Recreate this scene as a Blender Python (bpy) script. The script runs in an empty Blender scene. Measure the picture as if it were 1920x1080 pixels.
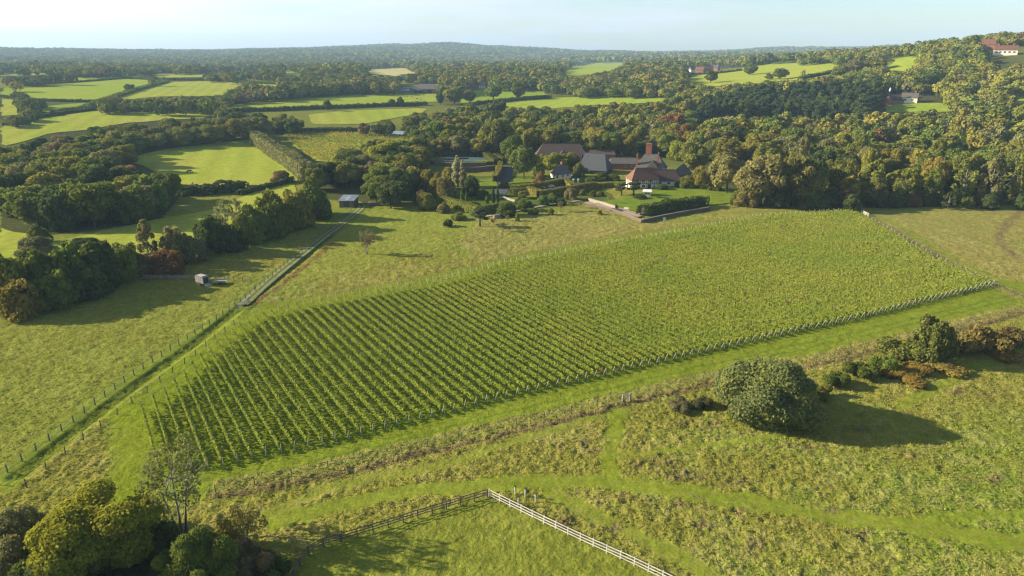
import bpy, math, random
import numpy as np
from mathutils import Vector, Matrix
rng = np.random.default_rng(7)
random.seed(7)
SC = bpy.context.scene
COL = SC.collection
# ------------------------------------------------------------------ camera geometry
CF, CP, CH = 1280.0, math.radians(19.0), 60.0      # focal length in photo pixels, pitch, height above the vineyard
SP, CPc = math.sin(CP), math.cos(CP)

def S(a, b, x):
    t = np.clip((x - a) / (b - a), 0, 1)
    return t * t * (3 - 2 * t)

def hsh(ix, iy, s):
    n = (ix.astype(np.int64) * 374761393 + iy.astype(np.int64) * 668265263 + s * 974711) & 0x7fffffff
    n = ((n ^ (n >> 13)) * 1274126177) & 0x7fffffff
    n = ((n ^ (n >> 16)) * 83492791) & 0x7fffffff
    return ((n ^ (n >> 11)) & 0xffff) / 65535.0

def vn(x, y, s=0):
    ix, iy = np.floor(x), np.floor(y)
    fx, fy = x - ix, y - iy
    fx = fx * fx * (3 - 2 * fx); fy = fy * fy * (3 - 2 * fy)
    ix = ix.astype(np.int64); iy = iy.astype(np.int64)
    a, b = hsh(ix, iy, s), hsh(ix + 1, iy, s)
    c, d = hsh(ix, iy + 1, s), hsh(ix + 1, iy + 1, s)
    return (a + (b - a) * fx) * (1 - fy) + (c + (d - c) * fx) * fy

def fbm(x, y, s=0, o=4):
    r, a, t = 0.0, 1.0, 0.0
    for k in range(o):
        r = r + a * vn(x * 2 ** k + 17.3 * k, y * 2 ** k - 9.1 * k, s + k); t += a; a *= .5
    return r / t

AZ_R = np.array([-180, -60, -36, -30, -22, -15, -9, -5, -1, 3, 7, 12, 16, 19.5, 22, 26, 60, 180.])
RZ_R = np.array([36, 36, 38, 42, 48, 62, 82, 86, 74, 54, 34, 24, 28, 46, 40, 34, 34, 36.])

def hz(x, y):
    x = np.asarray(x, float); y = np.asarray(y, float)
    d = np.hypot(x, y); az = np.degrees(np.arctan2(x, y))
    z = 22 * S(430, 1350, d)
    z = z + np.clip((az - 3) / 32, 0, 1.25) * 45 * S(500, 1020, d) * (1 - .35 * S(1100, 1600, d)) * S(150, 100, np.abs(az))
    z = z + 11 * S(25, 35, az) * S(600, 1020, d) * S(150, 100, np.abs(az))
    z = z + (fbm(x / 330, y / 330, 5, 2) - .5) * 15 * S(450, 700, d) * (1 - S(1500, 2500, d) * .3)
    z = z + np.interp(az, AZ_R, RZ_R) * S(2500, 5600, d) + (fbm(x / 700, y / 700, 9, 3) - .5) * 40 * S(1500, 2600, d)
    return z

def ray(px, py):
    cx, cy = (px - 960) / CF, -(py - 540) / CF
    return np.array([cx, CPc + cy * SP, -SP + cy * CPc])

_T0 = np.concatenate([np.arange(40, 400, 2.0), np.geomspace(400, 9000, 900)])
def U(px, py, dz=0.0):
    """ground point seen at a photo pixel"""
    d = ray(px, py); T = _T0
    for _ in range(3):
        g = CH + d[2] * T < hz(d[0] * T, d[1] * T) + dz
        if not g.any():
            q = d * 3000; return np.array([q[0], q[1], float(hz(q[0], q[1]))])
        i = int(np.argmax(g)); lo, hi = T[max(i - 1, 0)], T[i]
        T = np.linspace(lo, hi, 40)
    q = d * hi
    return np.array([q[0], q[1], float(hz(q[0], q[1]))])

def PJ(x, y, z):
    """photo pixel of a point"""
    dy, dz = y, z - CH
    dep = dy * CPc - dz * SP
    up = dy * SP + dz * CPc
    return 960 + CF * x / dep, 540 - CF * up / dep, dep

def hfor(p, top):
    lo, hi = 0., 80.
    for _ in range(30):
        m = .5 * (lo + hi)
        if PJ(p[0], p[1], p[2] + m)[1] > top: lo = m
        else: hi = m
    return lo

def UP(pts): return np.array([U(*p)[:2] for p in pts])

def inpoly(x, y, P):
    x = np.asarray(x, float); y = np.asarray(y, float)
    r = np.zeros(x.shape, bool); n = len(P)
    for i in range(n):
        x0, y0 = P[i]; x1, y1 = P[(i + 1) % n]
        if y0 == y1: continue
        c = ((y0 > y) != (y1 > y)) & (x < (x1 - x0) * (y - y0) / (y1 - y0) + x0)
        r ^= c
    return r

def dline(x, y, L, far=14.0):
    L = np.asarray(L, float)
    out = np.full(x.shape, 1e9)
    lo, hi = L.min(0) - far, L.max(0) + far
    k = np.nonzero((x > lo[0]) & (x < hi[0]) & (y > lo[1]) & (y < hi[1]))[0]
    xs, ys = x[k], y[k]
    for i in range(len(L) - 1):
        a, c = L[i], L[i + 1]; v = c - a
        m = np.nonzero((xs > min(a[0], c[0]) - far) & (xs < max(a[0], c[0]) + far) & (ys > min(a[1], c[1]) - far) & (ys < max(a[1], c[1]) + far))[0]
        X, Y = xs[m], ys[m]
        t = np.clip(((X - a[0]) * v[0] + (Y - a[1]) * v[1]) / max(v @ v, 1e-9), 0, 1)
        km = k[m]
        out[km] = np.minimum(out[km], np.hypot(X - a[0] - v[0] * t, Y - a[1] - v[1] * t))
    return out

def smooth(L, n=3):
    L = np.array(L, float)
    for _ in range(n):
        Q = [L[0]]
        for i in range(len(L) - 1):
            Q += [L[i] * .75 + L[i + 1] * .25, L[i] * .25 + L[i + 1] * .75]
        L = np.array(Q + [L[-1]])
    return L

def resample(L, step):
    L = np.array(L, float)
    s = np.concatenate([[0], np.cumsum(np.linalg.norm(np.diff(L, axis=0), axis=1))])
    n = max(1, int(round(s[-1] / step)))
    t = np.linspace(0, s[-1], n + 1)
    return np.stack([np.interp(t, s, L[:, k]) for k in range(L.shape[1])], 1)

# ------------------------------------------------------------------ materials
def newmat(name):
    m = bpy.data.materials.new(name); m.use_nodes = True
    nt = m.node_tree; nt.nodes.clear()
    return m, nt, nt.nodes, nt.links

def nd(nt, t, **k):
    n = nt.nodes.new(t)
    for a, v in k.items():
        if a in n.inputs: n.inputs[a].default_value = v
        else: setattr(n, a, v)
    return n

def mathn(nt, op, a, b=None, clamp=False):
    n = nt.nodes.new('ShaderNodeMath'); n.operation = op; n.use_clamp = clamp
    for i, v in enumerate((a, b)):
        if v is None: continue
        if hasattr(v, 'is_linked'): nt.links.new(v, n.inputs[i])
        else: n.inputs[i].default_value = v
    return n.outputs[0]

def scalecol(nt, col, fac):
    n = nt.nodes.new('ShaderNodeVectorMath'); n.operation = 'SCALE'
    if hasattr(col, 'is_linked'): nt.links.new(col, n.inputs[0])
    else: n.inputs[0].default_value = col[:3]
    if hasattr(fac, 'is_linked'): nt.links.new(fac, n.inputs['Scale'])
    else: n.inputs['Scale'].default_value = fac
    return n.outputs[0]

def mixc(nt, fac, a, b):
    n = nt.nodes.new('ShaderNodeMix'); n.data_type = 'RGBA'
    for s, v in ((n.inputs[0], fac), (n.inputs[6], a), (n.inputs[7], b)):
        if hasattr(v, 'is_linked'): nt.links.new(v, s)
        elif isinstance(v, (int, float)): s.default_value = v
        else: s.default_value = (*v[:3], 1)
    return n.outputs[2]

def noise(nt, scale, detail=3, vec=None, rough=.55):
    n = nd(nt, 'ShaderNodeTexNoise', Scale=scale, Detail=detail, Roughness=rough)
    if vec is None:
        g = nt.nodes.new('ShaderNodeNewGeometry'); vec = g.outputs['Position']
    nt.links.new(vec, n.inputs['Vector'])
    return n.outputs['Fac']

def rmap(nt, v, a, b, c, d):
    n = nt.nodes.new('ShaderNodeMapRange')
    nt.links.new(v, n.inputs[0])
    for i, x in enumerate((a, b, c, d)): n.inputs[i + 1].default_value = x
    return n.outputs[0]

def solid(name, col, rough=.8, var=.25, scale=1.5, bump=0, bscale=4, metal=0, col2=None, obj=False):
    m, nt, N, L = newmat(name)
    o = N.new('ShaderNodeOutputMaterial'); p = nd(nt, 'ShaderNodeBsdfPrincipled', Roughness=rough, Metallic=metal)
    tc = N.new('ShaderNodeTexCoord'); v = tc.outputs['Object']
    f = noise(nt, scale, 4, v)
    if obj:
        oi = N.new('ShaderNodeObjectInfo'); col = oi.outputs['Color']
    c = scalecol(nt, col, rmap(nt, f, .25, .75, 1 - var, 1 + var))
    if col2:
        c = mixc(nt, rmap(nt, noise(nt, scale * .43, 4, v), .45, .62, 0, 1), c, col2)
    L.new(c, p.inputs['Base Color'])
    if bump:
        b = nd(nt, 'ShaderNodeBump', Strength=1.0, Distance=bump)
        L.new(noise(nt, bscale, 3, v), b.inputs['Height']); L.new(b.outputs[0], p.inputs['Normal'])
    L.new(p.outputs[0], o.inputs[0])
    return m

def tilemat(name, col, col2, scale=2.4):
    """clay or slate tiles laid in courses"""
    m, nt, N, L = newmat(name)
    o = N.new('ShaderNodeOutputMaterial'); p = nd(nt, 'ShaderNodeBsdfPrincipled', Roughness=.8)
    tc = N.new('ShaderNodeTexCoord'); v = tc.outputs['Object']
    w = nd(nt, 'ShaderNodeTexWave', Scale=scale, Distortion=.6, Detail=2.0)
    w.bands_direction = 'Z'; w.wave_profile = 'SAW'
    L.new(v, w.inputs['Vector'])
    f = noise(nt, 1.1, 5, v, .7)
    c = mixc(nt, rmap(nt, f, .38, .64, 0, 1), col, col2)
    c = scalecol(nt, c, rmap(nt, noise(nt, 6, 2, v), .3, .7, .75, 1.25))
    L.new(c, p.inputs['Base Color'])
    b = nd(nt, 'ShaderNodeBump', Strength=.7, Distance=.06)
    L.new(w.outputs['Fac'], b.inputs['Height']); L.new(b.outputs[0], p.inputs['Normal'])
    L.new(p.outputs[0], o.inputs[0])
    return m

def leafmat(name, attr=None, yellow=(1.25, 1.1, .7), trans=.38, spread=.28):
    """leaves: the colour of the plant (object colour or colour attribute), varied leaf by leaf"""
    m, nt, N, L = newmat(name)
    o = N.new('ShaderNodeOutputMaterial')
    if attr:
        a = N.new('ShaderNodeAttribute'); a.attribute_name = attr; base = a.outputs['Color']
    else:
        a = N.new('ShaderNodeObjectInfo'); base = a.outputs['Color']
    v = N.new('ShaderNodeAttribute'); v.attribute_name = 'v'; vf = v.outputs['Fac']
    c1 = scalecol(nt, base, rmap(nt, vf, 0, 1, 1 - spread, 1 + spread))
    vm = nt.nodes.new('ShaderNodeVectorMath'); vm.operation = 'MULTIPLY'
    L.new(c1, vm.inputs[0]); vm.inputs[1].default_value = yellow
    c = mixc(nt, rmap(nt, vf, .45, 1, 0, 1), c1, vm.outputs[0])
    d = N.new('ShaderNodeBsdfDiffuse'); L.new(c, d.inputs[0])
    t = N.new('ShaderNodeBsdfTranslucent'); L.new(scalecol(nt, c, 1.15), t.inputs[0])
    mx = N.new('ShaderNodeMixShader'); mx.inputs[0].default_value = trans
    L.new(d.outputs[0], mx.inputs[1]); L.new(t.outputs[0], mx.inputs[2])
    L.new(mx.outputs[0], o.inputs[0])
    return m

M_LEAF = leafmat('leaf')
M_WOODS = leafmat('woodland_leaf', 'col', trans=.2)
M_VINE = leafmat('vine_leaf', 'col', yellow=(1.2, 1.06, .78), trans=.34, spread=.25)
M_TUFT = leafmat('grass_blades', 'col', yellow=(1.2, 1.05, .8), trans=.3, spread=.3)
M_HEDGE = leafmat('hedge_leaf', trans=.15, spread=.3)
M_BARK = solid('bark', (.085, .07, .055), .95, .4, 3, .05, 6)
M_PALEBARK = solid('pale_bark', (.22, .2, .17), .9, .5, 2.5, .03, 6)

# ------------------------------------------------------------------ object helpers
def link(o, parent=None):
    COL.objects.link(o)
    if parent is not None: o.parent = parent
    return o

def mesh(name, V, F, mat=None, smooth=False, face_v=None, col=None):
    me = bpy.data.meshes.new(name)
    V = np.asarray(V, np.float32)
    if isinstance(F, np.ndarray):
        n, k = F.shape
        me.vertices.add(len(V)); me.vertices.foreach_set('co', V.ravel())
        me.loops.add(n * k); me.loops.foreach_set('vertex_index', F.astype(np.int32).ravel())
        me.polygons.add(n)
        me.polygons.foreach_set('loop_start', np.arange(0, n * k, k, dtype=np.int32))
        me.update(calc_edges=True)
    else:
        me.from_pydata([tuple(map(float, v)) for v in V], [], F); me.update()
    if smooth: me.polygons.foreach_set('use_smooth', np.ones(len(me.polygons), bool))
    if face_v is not None:
        a = me.attributes.new('v', 'FLOAT', 'FACE'); a.data.foreach_set('value', np.asarray(face_v, np.float32))
    if col is not None:
        dom = 'POINT' if len(col) == len(V) else 'FACE'
        a = me.attributes.new('col', 'FLOAT_COLOR', dom)
        c = np.ones((len(col), 4), np.float32); c[:, :3] = col
        a.data.foreach_set('color', c.ravel())
    if mat: me.materials.append(mat)
    return me

def mobj(name, me, parent=None):
    return link(bpy.data.objects.new(name, me), parent)

def tag(o, label, cat, group=None):
    o['label'] = label; o['category'] = cat
    if group: o['group'] = group
    return o

def struct(o, kind='structure', label=None):
    o['kind'] = kind
    if label: o['label'] = label
    return o

def empty(name, loc, rz=0, label=None, cat=None, group=None):
    o = bpy.data.objects.new(name, None); o.empty_display_size = .5
    link(o); o.location = tuple(map(float, loc)); o.rotation_euler = (0, 0, rz)
    if label: tag(o, label, cat, group)
    return o

class MB:
    """collects simple solids into one mesh"""
    def __init__(s): s.v = []; s.f = []
    def add(s, V, F):
        n = len(s.v); s.v += [tuple(map(float, v)) for v in V]; s.f += [[i + n for i in f] for f in F]; return s
    def box(s, c, d, rz=0, taper=1.0):
        x, y, z = d[0] / 2, d[1] / 2, d[2] / 2; V = []
        cs, sn = math.cos(rz), math.sin(rz)
        for dz, k in ((-z, 1), (z, taper)):
            for dx, dy in ((-x, -y), (x, -y), (x, y), (-x, y)):
                a, b = dx * k, dy * k
                V.append((c[0] + a * cs - b * sn, c[1] + a * sn + b * cs, c[2] + dz))
        return s.add(V, [[0, 3, 2, 1], [4, 5, 6, 7], [0, 1, 5, 4], [1, 2, 6, 5], [2, 3, 7, 6], [3, 0, 4, 7]])
    def bar(s, a, b, w, h=None):
        """square bar between two points"""
        h = h or w
        a, b = Vector(a), Vector(b); d = (b - a)
        if d.length < 1e-6: return s
        d.normalize(); up = Vector((0, 0, 1)) if abs(d.z) < .9 else Vector((1, 0, 0))
        r = d.cross(up).normalized(); u = r.cross(d).normalized()
        V = []
        for p in (a, b):
            for i, j in ((-1, -1), (1, -1), (1, 1), (-1, 1)): V.append(p + r * (i * w / 2) + u * (j * h / 2))
        return s.add(V, [[0, 1, 2, 3], [7, 6, 5, 4], [0, 4, 5, 1], [1, 5, 6, 2], [2, 6, 7, 3], [3, 7, 4, 0]])
    def tube(s, pts, rad, n=7):
        pts = [Vector(p) for p in pts]; V = []; F = []
        for i, p in enumerate(pts):
            d = (pts[min(i + 1, len(pts) - 1)] - pts[max(i - 1, 0)]).normalized()
            up = Vector((0, 0, 1)) if abs(d.z) < .95 else Vector((1, 0, 0))
            r = d.cross(up).normalized(); u = r.cross(d)
            for k in range(n):
                a = 2 * math.pi * k / n; V.append(p + (r * math.cos(a) + u * math.sin(a)) * rad[i])
        for i in range(len(pts) - 1):
            for k in range(n):
                F.append([i * n + k, i * n + (k + 1) % n, (i + 1) * n + (k + 1) % n, (i + 1) * n + k])
        F.append(list(range(n))[::-1]); F.append([(len(pts) - 1) * n + k for k in range(n)])
        return s.add(V, F)
    def lathe(s, prof, n=20, c=(0, 0, 0)):
        V = []; F = []
        for r, z in prof:
            for k in range(n):
                a = 2 * math.pi * k / n; V.append((c[0] + r * math.cos(a), c[1] + r * math.sin(a), c[2] + z))
        for i in range(len(prof) - 1):
            for k in range(n): F.append([i * n + k, i * n + (k + 1) % n, (i + 1) * n + (k + 1) % n, (i + 1) * n + k])
        F.append(list(range(n))[::-1]); F.append([(len(prof) - 1) * n + k for k in range(n)])
        return s.add(V, F)
    def build(s, name, mat, parent=None, smooth=False):
        return mobj(name, mesh(name, s.v, s.f, mat, smooth), parent)

# ------------------------------------------------------------------ leaves
def leafquads(C, Nn, size, r, asp=.62):
    """diamond shaped leaves / leaf sprays at C, facing roughly Nn"""
    n = len(C)
    Nn = Nn / np.maximum(np.linalg.norm(Nn, axis=1, keepdims=True), 1e-6)
    q = r.normal(size=(n, 3)); t = np.cross(Nn, q); t /= np.maximum(np.linalg.norm(t, axis=1, keepdims=True), 1e-6)
    b = np.cross(Nn, t)
    s = (size * r.uniform(.65, 1.3, n))[:, None]
    V = np.stack([C + t * s, C + b * s * asp, C - t * s, C - b * s * asp], 1).reshape(-1, 3)
    return V, np.arange(4 * n).reshape(n, 4)

def lobes_cloud(lobes, n, r, jit=.6, upbias=.25, shell=.2):
    """points and normals spread over the outer skin of a set of lobes (x,y,z,rx,rz)"""
    Lb = np.array(lobes, float)
    w = Lb[:, 3] ** 2; w /= w.sum()
    m = int(n * 2.2)
    k = r.choice(len(Lb), m, p=w)
    q = r.normal(size=(m, 3)); q[:, 2] += upbias; q /= np.linalg.norm(q, axis=1, keepdims=True)
    rad = 1 - np.abs(r.normal(0, shell, m)) + (r.uniform(0, 1, m) < .14) * r.uniform(0, .22, m)
    P = Lb[k, :3] + q * Lb[k][:, [3, 3, 4]] * rad[:, None]
    ok = np.ones(m, bool)
    for L in Lb:
        e = (P - L[:3]) / L[[3, 3, 4]]
        ok &= ~((e ** 2).sum(1) < .5)
    P, q, k = P[ok][:n], q[ok][:n], k[ok][:n]
    Nn = q + r.normal(0, jit, P.shape)
    tone = r.uniform(-.22, .22, len(Lb))[k]
    return P, Nn, tone

RAW = {}
def crown_mesh(kind, H, R, n, leaf, seed):
    r = np.random.default_rng(seed)
    lob = []
    if kind == 'oak':
        c = .55 * H; rz = .46 * H
        for i in range(26):
            q = r.normal(size=3); q /= np.linalg.norm(q); q[2] = q[2] * .9 + .12
            s = r.uniform(.24, .4)
            k = r.uniform(.58, .82)
            lob.append((q[0] * R * k, q[1] * R * k, c + q[2] * rz * k, R * s * 1.05, R * s * .85))
        lob.append((0, 0, c, R * .62, rz * .66))
    elif kind == 'birch':
        for i in range(30):
            t = r.uniform(.22, 1) ; wdt = R * (1 - t) ** .55 * (.5 + t)
            a = r.uniform(0, 6.28); s = r.uniform(.16, .3)
            lob.append((math.cos(a) * wdt, math.sin(a) * wdt, H * t * .97, R * s, R * s * 1.5))
    elif kind == 'pine':
        for i in range(24):
            t = r.uniform(.38, 1); wdt = R * (1.12 - t) ** .6 * r.uniform(.5, 1)
            a = r.uniform(0, 6.28); s = r.uniform(.26, .4)
            lob.append((math.cos(a) * wdt, math.sin(a) * wdt, H * t * .95, R * s, R * s * .5))
    elif kind == 'column':
        for i in range(16):
            t = i / 15; wdt = R * (math.sin(math.pi * (.12 + .86 * t)) ** .7) * .5
            a = r.uniform(0, 6.28)
            lob.append((math.cos(a) * wdt * .5, math.sin(a) * wdt * .5, H * (.06 + .9 * t), wdt + R * .16, H * .085))
    elif kind == 'dome':
        for i in range(30):
            q = r.normal(size=3); q /= np.linalg.norm(q); q[2] = abs(q[2])
            s = r.uniform(.22, .36); k = r.uniform(.6, .8)
            lob.append((q[0] * R * k, q[1] * R * k, .12 * H + q[2] * H * k * .86, R * s, R * s * .8))
        lob.append((0, 0, .3 * H, R * .7, H * .55))
    elif kind == 'wild':       # unkempt: lobes of all sizes, hollows between them
        for i in range(76):
            q = r.normal(size=3); q /= np.linalg.norm(q); q[2] = abs(q[2])
            s = r.choice([.1, .14, .19, .25]) * r.uniform(.85, 1.15); k = r.uniform(.6, 1.0 - s * .3)
            lob.append((q[0] * R * k, q[1] * R * k, .1 * H + q[2] * H * k * .88, R * s, R * s * r.uniform(.7, 1.2)))
        lob.append((R * .12, 0, .3 * H, R * .66, H * .56)); lob.append((-R * .4, -R * .1, .2 * H, R * .45, H * .34))
    elif kind == 'clump':      # a few round balls side by side
        for i in range(14):
            a = r.uniform(0, 6.28); k = r.uniform(.1, .75); s = r.uniform(.26, .42)
            lob.append((math.cos(a) * R * k, math.sin(a) * R * k, H * r.uniform(.3, .62), R * s, H * s * .9))
    elif kind == 'thin':       # open crown, sky or field shows through
        for i in range(34):
            q = r.normal(size=3); q /= np.linalg.norm(q)
            k = r.uniform(.35, .9); s = r.uniform(.12, .22)
            lob.append((q[0] * R * k, q[1] * R * k, .62 * H + q[2] * .36 * H * k, R * s, R * s * 1.1))
    P, Nn, tone = lobes_cloud(lob, n, r, 1.0 if kind == 'thin' else .6, .25, .5 if kind in ('thin', 'birch') else .2)
    P[:, 2] = np.maximum(P[:, 2], .05 * H if kind in ('dome', 'clump', 'wild') else .1 * H)
    V, F = leafquads(P, Nn, leaf, r)
    v = np.clip(r.normal(.46, .12, len(F)) + tone, 0, 1)
    me = mesh('crown', V, F, M_LEAF, face_v=v); RAW[me.name] = (V, v)
    return me

def trunk_mesh(kind, H, R, seed, mat):
    r = random.Random(seed); b = MB()
    r0 = H * .024 + .06
    if kind in ('dome', 'clump', 'wild'):
        for i in range(5):
            a = r.uniform(0, 6.28); k = R * r.uniform(.25, .6)
            b.tube([(0, 0, -.2), (math.cos(a) * k * .5, math.sin(a) * k * .5, H * .3), (math.cos(a) * k, math.sin(a) * k, H * .7)], [r0, r0 * .7, r0 * .25], 6)
    elif kind == 'column' or kind == 'pine':
        b.tube([(0, 0, -.3), (.05, 0, H * .5), (0, .05, H * .92)], [r0, r0 * .7, r0 * .15], 7)
        if kind == 'pine':
            for i in range(9):
                a = r.uniform(0, 6.28); z = H * r.uniform(.4, .85); k = R * .7
                b.tube([(0, 0, z), (math.cos(a) * k * .5, math.sin(a) * k * .5, z + .3), (math.cos(a) * k, math.sin(a) * k, z + .3)], [r0 * .35, r0 * .2, .02], 5)
    else:
        stems = 3 if kind == 'thin' else 1
        if kind == 'thin': r0 *= .42
        if kind == 'birch': r0 *= .6
        for s in range(stems):
            ox = (s - (stems - 1) / 2) * R * .3
            top = (ox * 1.8, r.uniform(-.1, .1) * R, H * (.9 if kind != 'oak' else .7))
            b.tube([(ox * .3, 0, -.3), (ox * .6, .02, H * .25), (ox, r.uniform(-.05, .05) * R, H * .5), top], [r0 * 1.15, r0 * .85, r0 * .6, r0 * .12], 7)
            for i in range(7):
                a = r.uniform(0, 6.28); z = H * r.uniform(.28, .6); k = R * r.uniform(.5, .8)
                b.tube([(ox * .7, 0, z), (ox * .8 + math.cos(a) * k * .5, math.sin(a) * k * .5, z + H * .1), (ox * .8 + math.cos(a) * k, math.sin(a) * k, z + H * .22)],
                       [r0 * .5, r0 * .3, r0 * .08], 5)
    return mesh('trunk', b.v, b.f, mat, True)

PROTO = {}
#          kind: (H, R, [(faces, leaf) near, mid, far])
KINDS = {'oak': (12, 5.6, [(36000, .19), (5000, .45), (1800, .75)]),
         'birch': (13, 3.4, [(10000, .22), (2600, .38), (900, .65)]),
         'pine': (15, 4.2, [(9000, .3), (3000, .42), (1200, .65)]),
         'column': (9, 1.5, [(5000, .22), (1300, .34), (500, .6)]),
         'dome': (8, 6, [(48000, .165), (5000, .4), (1500, .7)]),
         'wild': (8, 6, [(46000, .16), (5000, .4), (1500, .7)]),
         'clump': (3, 3, [(8000, .17), (1800, .3), (500, .6)]),
         'thin': (11, 4.2, [(3000, .16), (1000, .3), (420, .5)])}

def protos(kind, lod):
    if (kind, lod) not in PROTO:
        H, R, L = KINDS[kind]; n, leaf = L[lod]
        nv = (2, 5, 4)[lod]
        bark = M_PALEBARK if kind in ('birch', 'thin') else M_BARK
        PROTO[kind, lod] = [(crown_mesh(kind, H, R, n, leaf, 100 * lod + 7 * i + len(kind)), trunk_mesh(kind, H, R, i + 3 * lod, bark)) for i in range(nv)]
    return PROTO[kind, lod]

NAMES = {'oak': ('broadleaf_tree', 'tree'), 'birch': ('birch_tree', 'birch'), 'pine': ('pine_tree', 'pine'), 'column': ('cypress_tree', 'cypress'),
         'dome': ('bush', 'bush'), 'wild': ('bush', 'bush'), 'clump': ('shrub', 'shrub'), 'thin': ('open_crowned_tree', 'tree')}
TREES = []
PAL = {'green': (.15, .19, .038), 'dark': (.09, .122, .036), 'lime': (.235, .25, .036), 'gold': (.25, .226, .048), 'yellow': (.34, .28, .03),
       'russet': (.22, .135, .06), 'grey': (.2, .2, .08), 'olive': (.196, .206, .046), 'pine': (.062, .095, .045), 'brown': (.22, .165, .085)}
CW = {'green': 'mid green', 'dark': 'dark green', 'lime': 'bright yellowish green', 'gold': 'golden olive', 'yellow': 'yellow', 'russet': 'reddish brown',
      'grey': 'grey green', 'olive': 'olive green', 'pine': 'dark blue green', 'brown': 'brown'}

def tree(kind, p, H, R, col, label=None, group=None, name=None, cat=None):
    d = math.hypot(p[0], p[1])
    lod = 0 if d < 150 else 1 if d < 470 else 2
    H0, R0, _ = KINDS[kind]
    cr, tr = random.choice(protos(kind, lod))
    nm, ct = NAMES[kind]
    e = empty(name or nm, (p[0], p[1], p[2] - .1), random.uniform(0, 6.28), label, cat or ct, group)
    e.scale = (R / R0, R / R0, H / H0)
    mobj('trunk', tr, e)
    c = mobj('crown', cr, e)
    k = PAL[col] if isinstance(col, str) else col
    j = random.uniform(.85, 1.15)
    c.color = (k[0] * j * random.uniform(.93, 1.08), k[1] * j, k[2] * j, 1)
    TREES.append(e)
    return e

def TR(kind, px, base, top, w, col, label, group=None, name=None, cat=None):
    """a tree by the photo's foot, top and width"""
    p = U(px, base)
    while np.hypot(p[0], p[1]) > 1500: base += 1; p = U(px, base)
    H = hfor(p, top)
    dep = PJ(*p)[2]
    return tree(kind, p, H, w * dep / CF / 2, col, label, group, name, cat)

# ================================================================== THE GROUND
GREEN = np.array((.125, .162, .022)); OLIVE = np.array((.182, .182, .034)); STRAW = np.array((.268, .222, .085)); LUSH = np.array((.138, .18, .014))
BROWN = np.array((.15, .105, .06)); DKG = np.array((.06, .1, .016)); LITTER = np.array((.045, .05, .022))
VP = [(272, 886), (292, 886), (400, 884), (470, 863), (635, 830), (940, 750), (1170, 698), (1400, 646), (1620, 598), (1864, 537), (1752, 487), (1660, 432), (1600, 397),
      (1420, 409), (1280, 437), (1100, 467), (940, 499), (800, 533), (600, 568), (485, 592), (430, 628), (370, 677), (322, 723), (256, 777)]
vine_poly = UP(VP)
track_line = smooth(UP([(455, 572), (500, 530), (560, 482), (620, 435), (665, 402), (682, 386), (668, 379)]))
trackL = smooth(UP([(0, 905), (120, 812), (250, 712), (360, 640), (455, 572)]))
mown_foot = smooth(UP([(520, 975), (620, 950), (740, 925), (860, 910), (1000, 903), (1120, 905), (1250, 915), (1400, 940), (1560, 968), (1700, 985), (1920, 1020)]))
mown_b = smooth(UP([(1030, 925), (1110, 960), (1200, 1005), (1300, 1060), (1340, 1090)]))
mown_c = smooth(UP([(1163, 770), (1150, 810), (1140, 850), (1150, 885), (1150, 905)]))
mown_d = smooth(UP([(1150, 858), (1250, 845), (1400, 825), (1550, 800)]))
mown_e = smooth(UP([(1640, 975), (1760, 970), (1920, 962)]))
mown_f = smooth(UP([(1690, 760), (1780, 715), (1870, 670), (1920, 650)]))
mown_g = smooth(UP([(500, 960), (640, 905), (780, 885), (900, 850), (1000, 815), (1120, 782), (1170, 765)]))
bank = smooth(UP([(400, 925), (520, 905), (640, 880), (760, 853), (870, 825), (1000, 795), (1100, 772), (1170, 752), (1240, 738), (1330, 715), (1440, 690), (1530, 682), (1620, 658), (1760, 625), (1920, 583)]))
bankR = smooth(UP([(1590, 392), (1640, 412), (1700, 448), (1760, 485), (1830, 520), (1920, 560)]))
stripT = smooth(UP([(500, 590), (600, 575), (800, 540), (940, 507), (1100, 475), (1280, 442), (1420, 415)]))
pathL = smooth(UP([(500, 572), (640, 553), (790, 522), (940, 488), (1100, 455), (1200, 437), (1300, 425), (1400, 408)]))
redline = smooth(UP([(470, 572), (520, 540), (570, 500), (630, 452)]))
dkline = smooth(UP([(30, 893), (120, 822), (250, 722), (360, 646), (450, 575), (500, 535), (560, 490), (620, 440)]))

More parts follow.
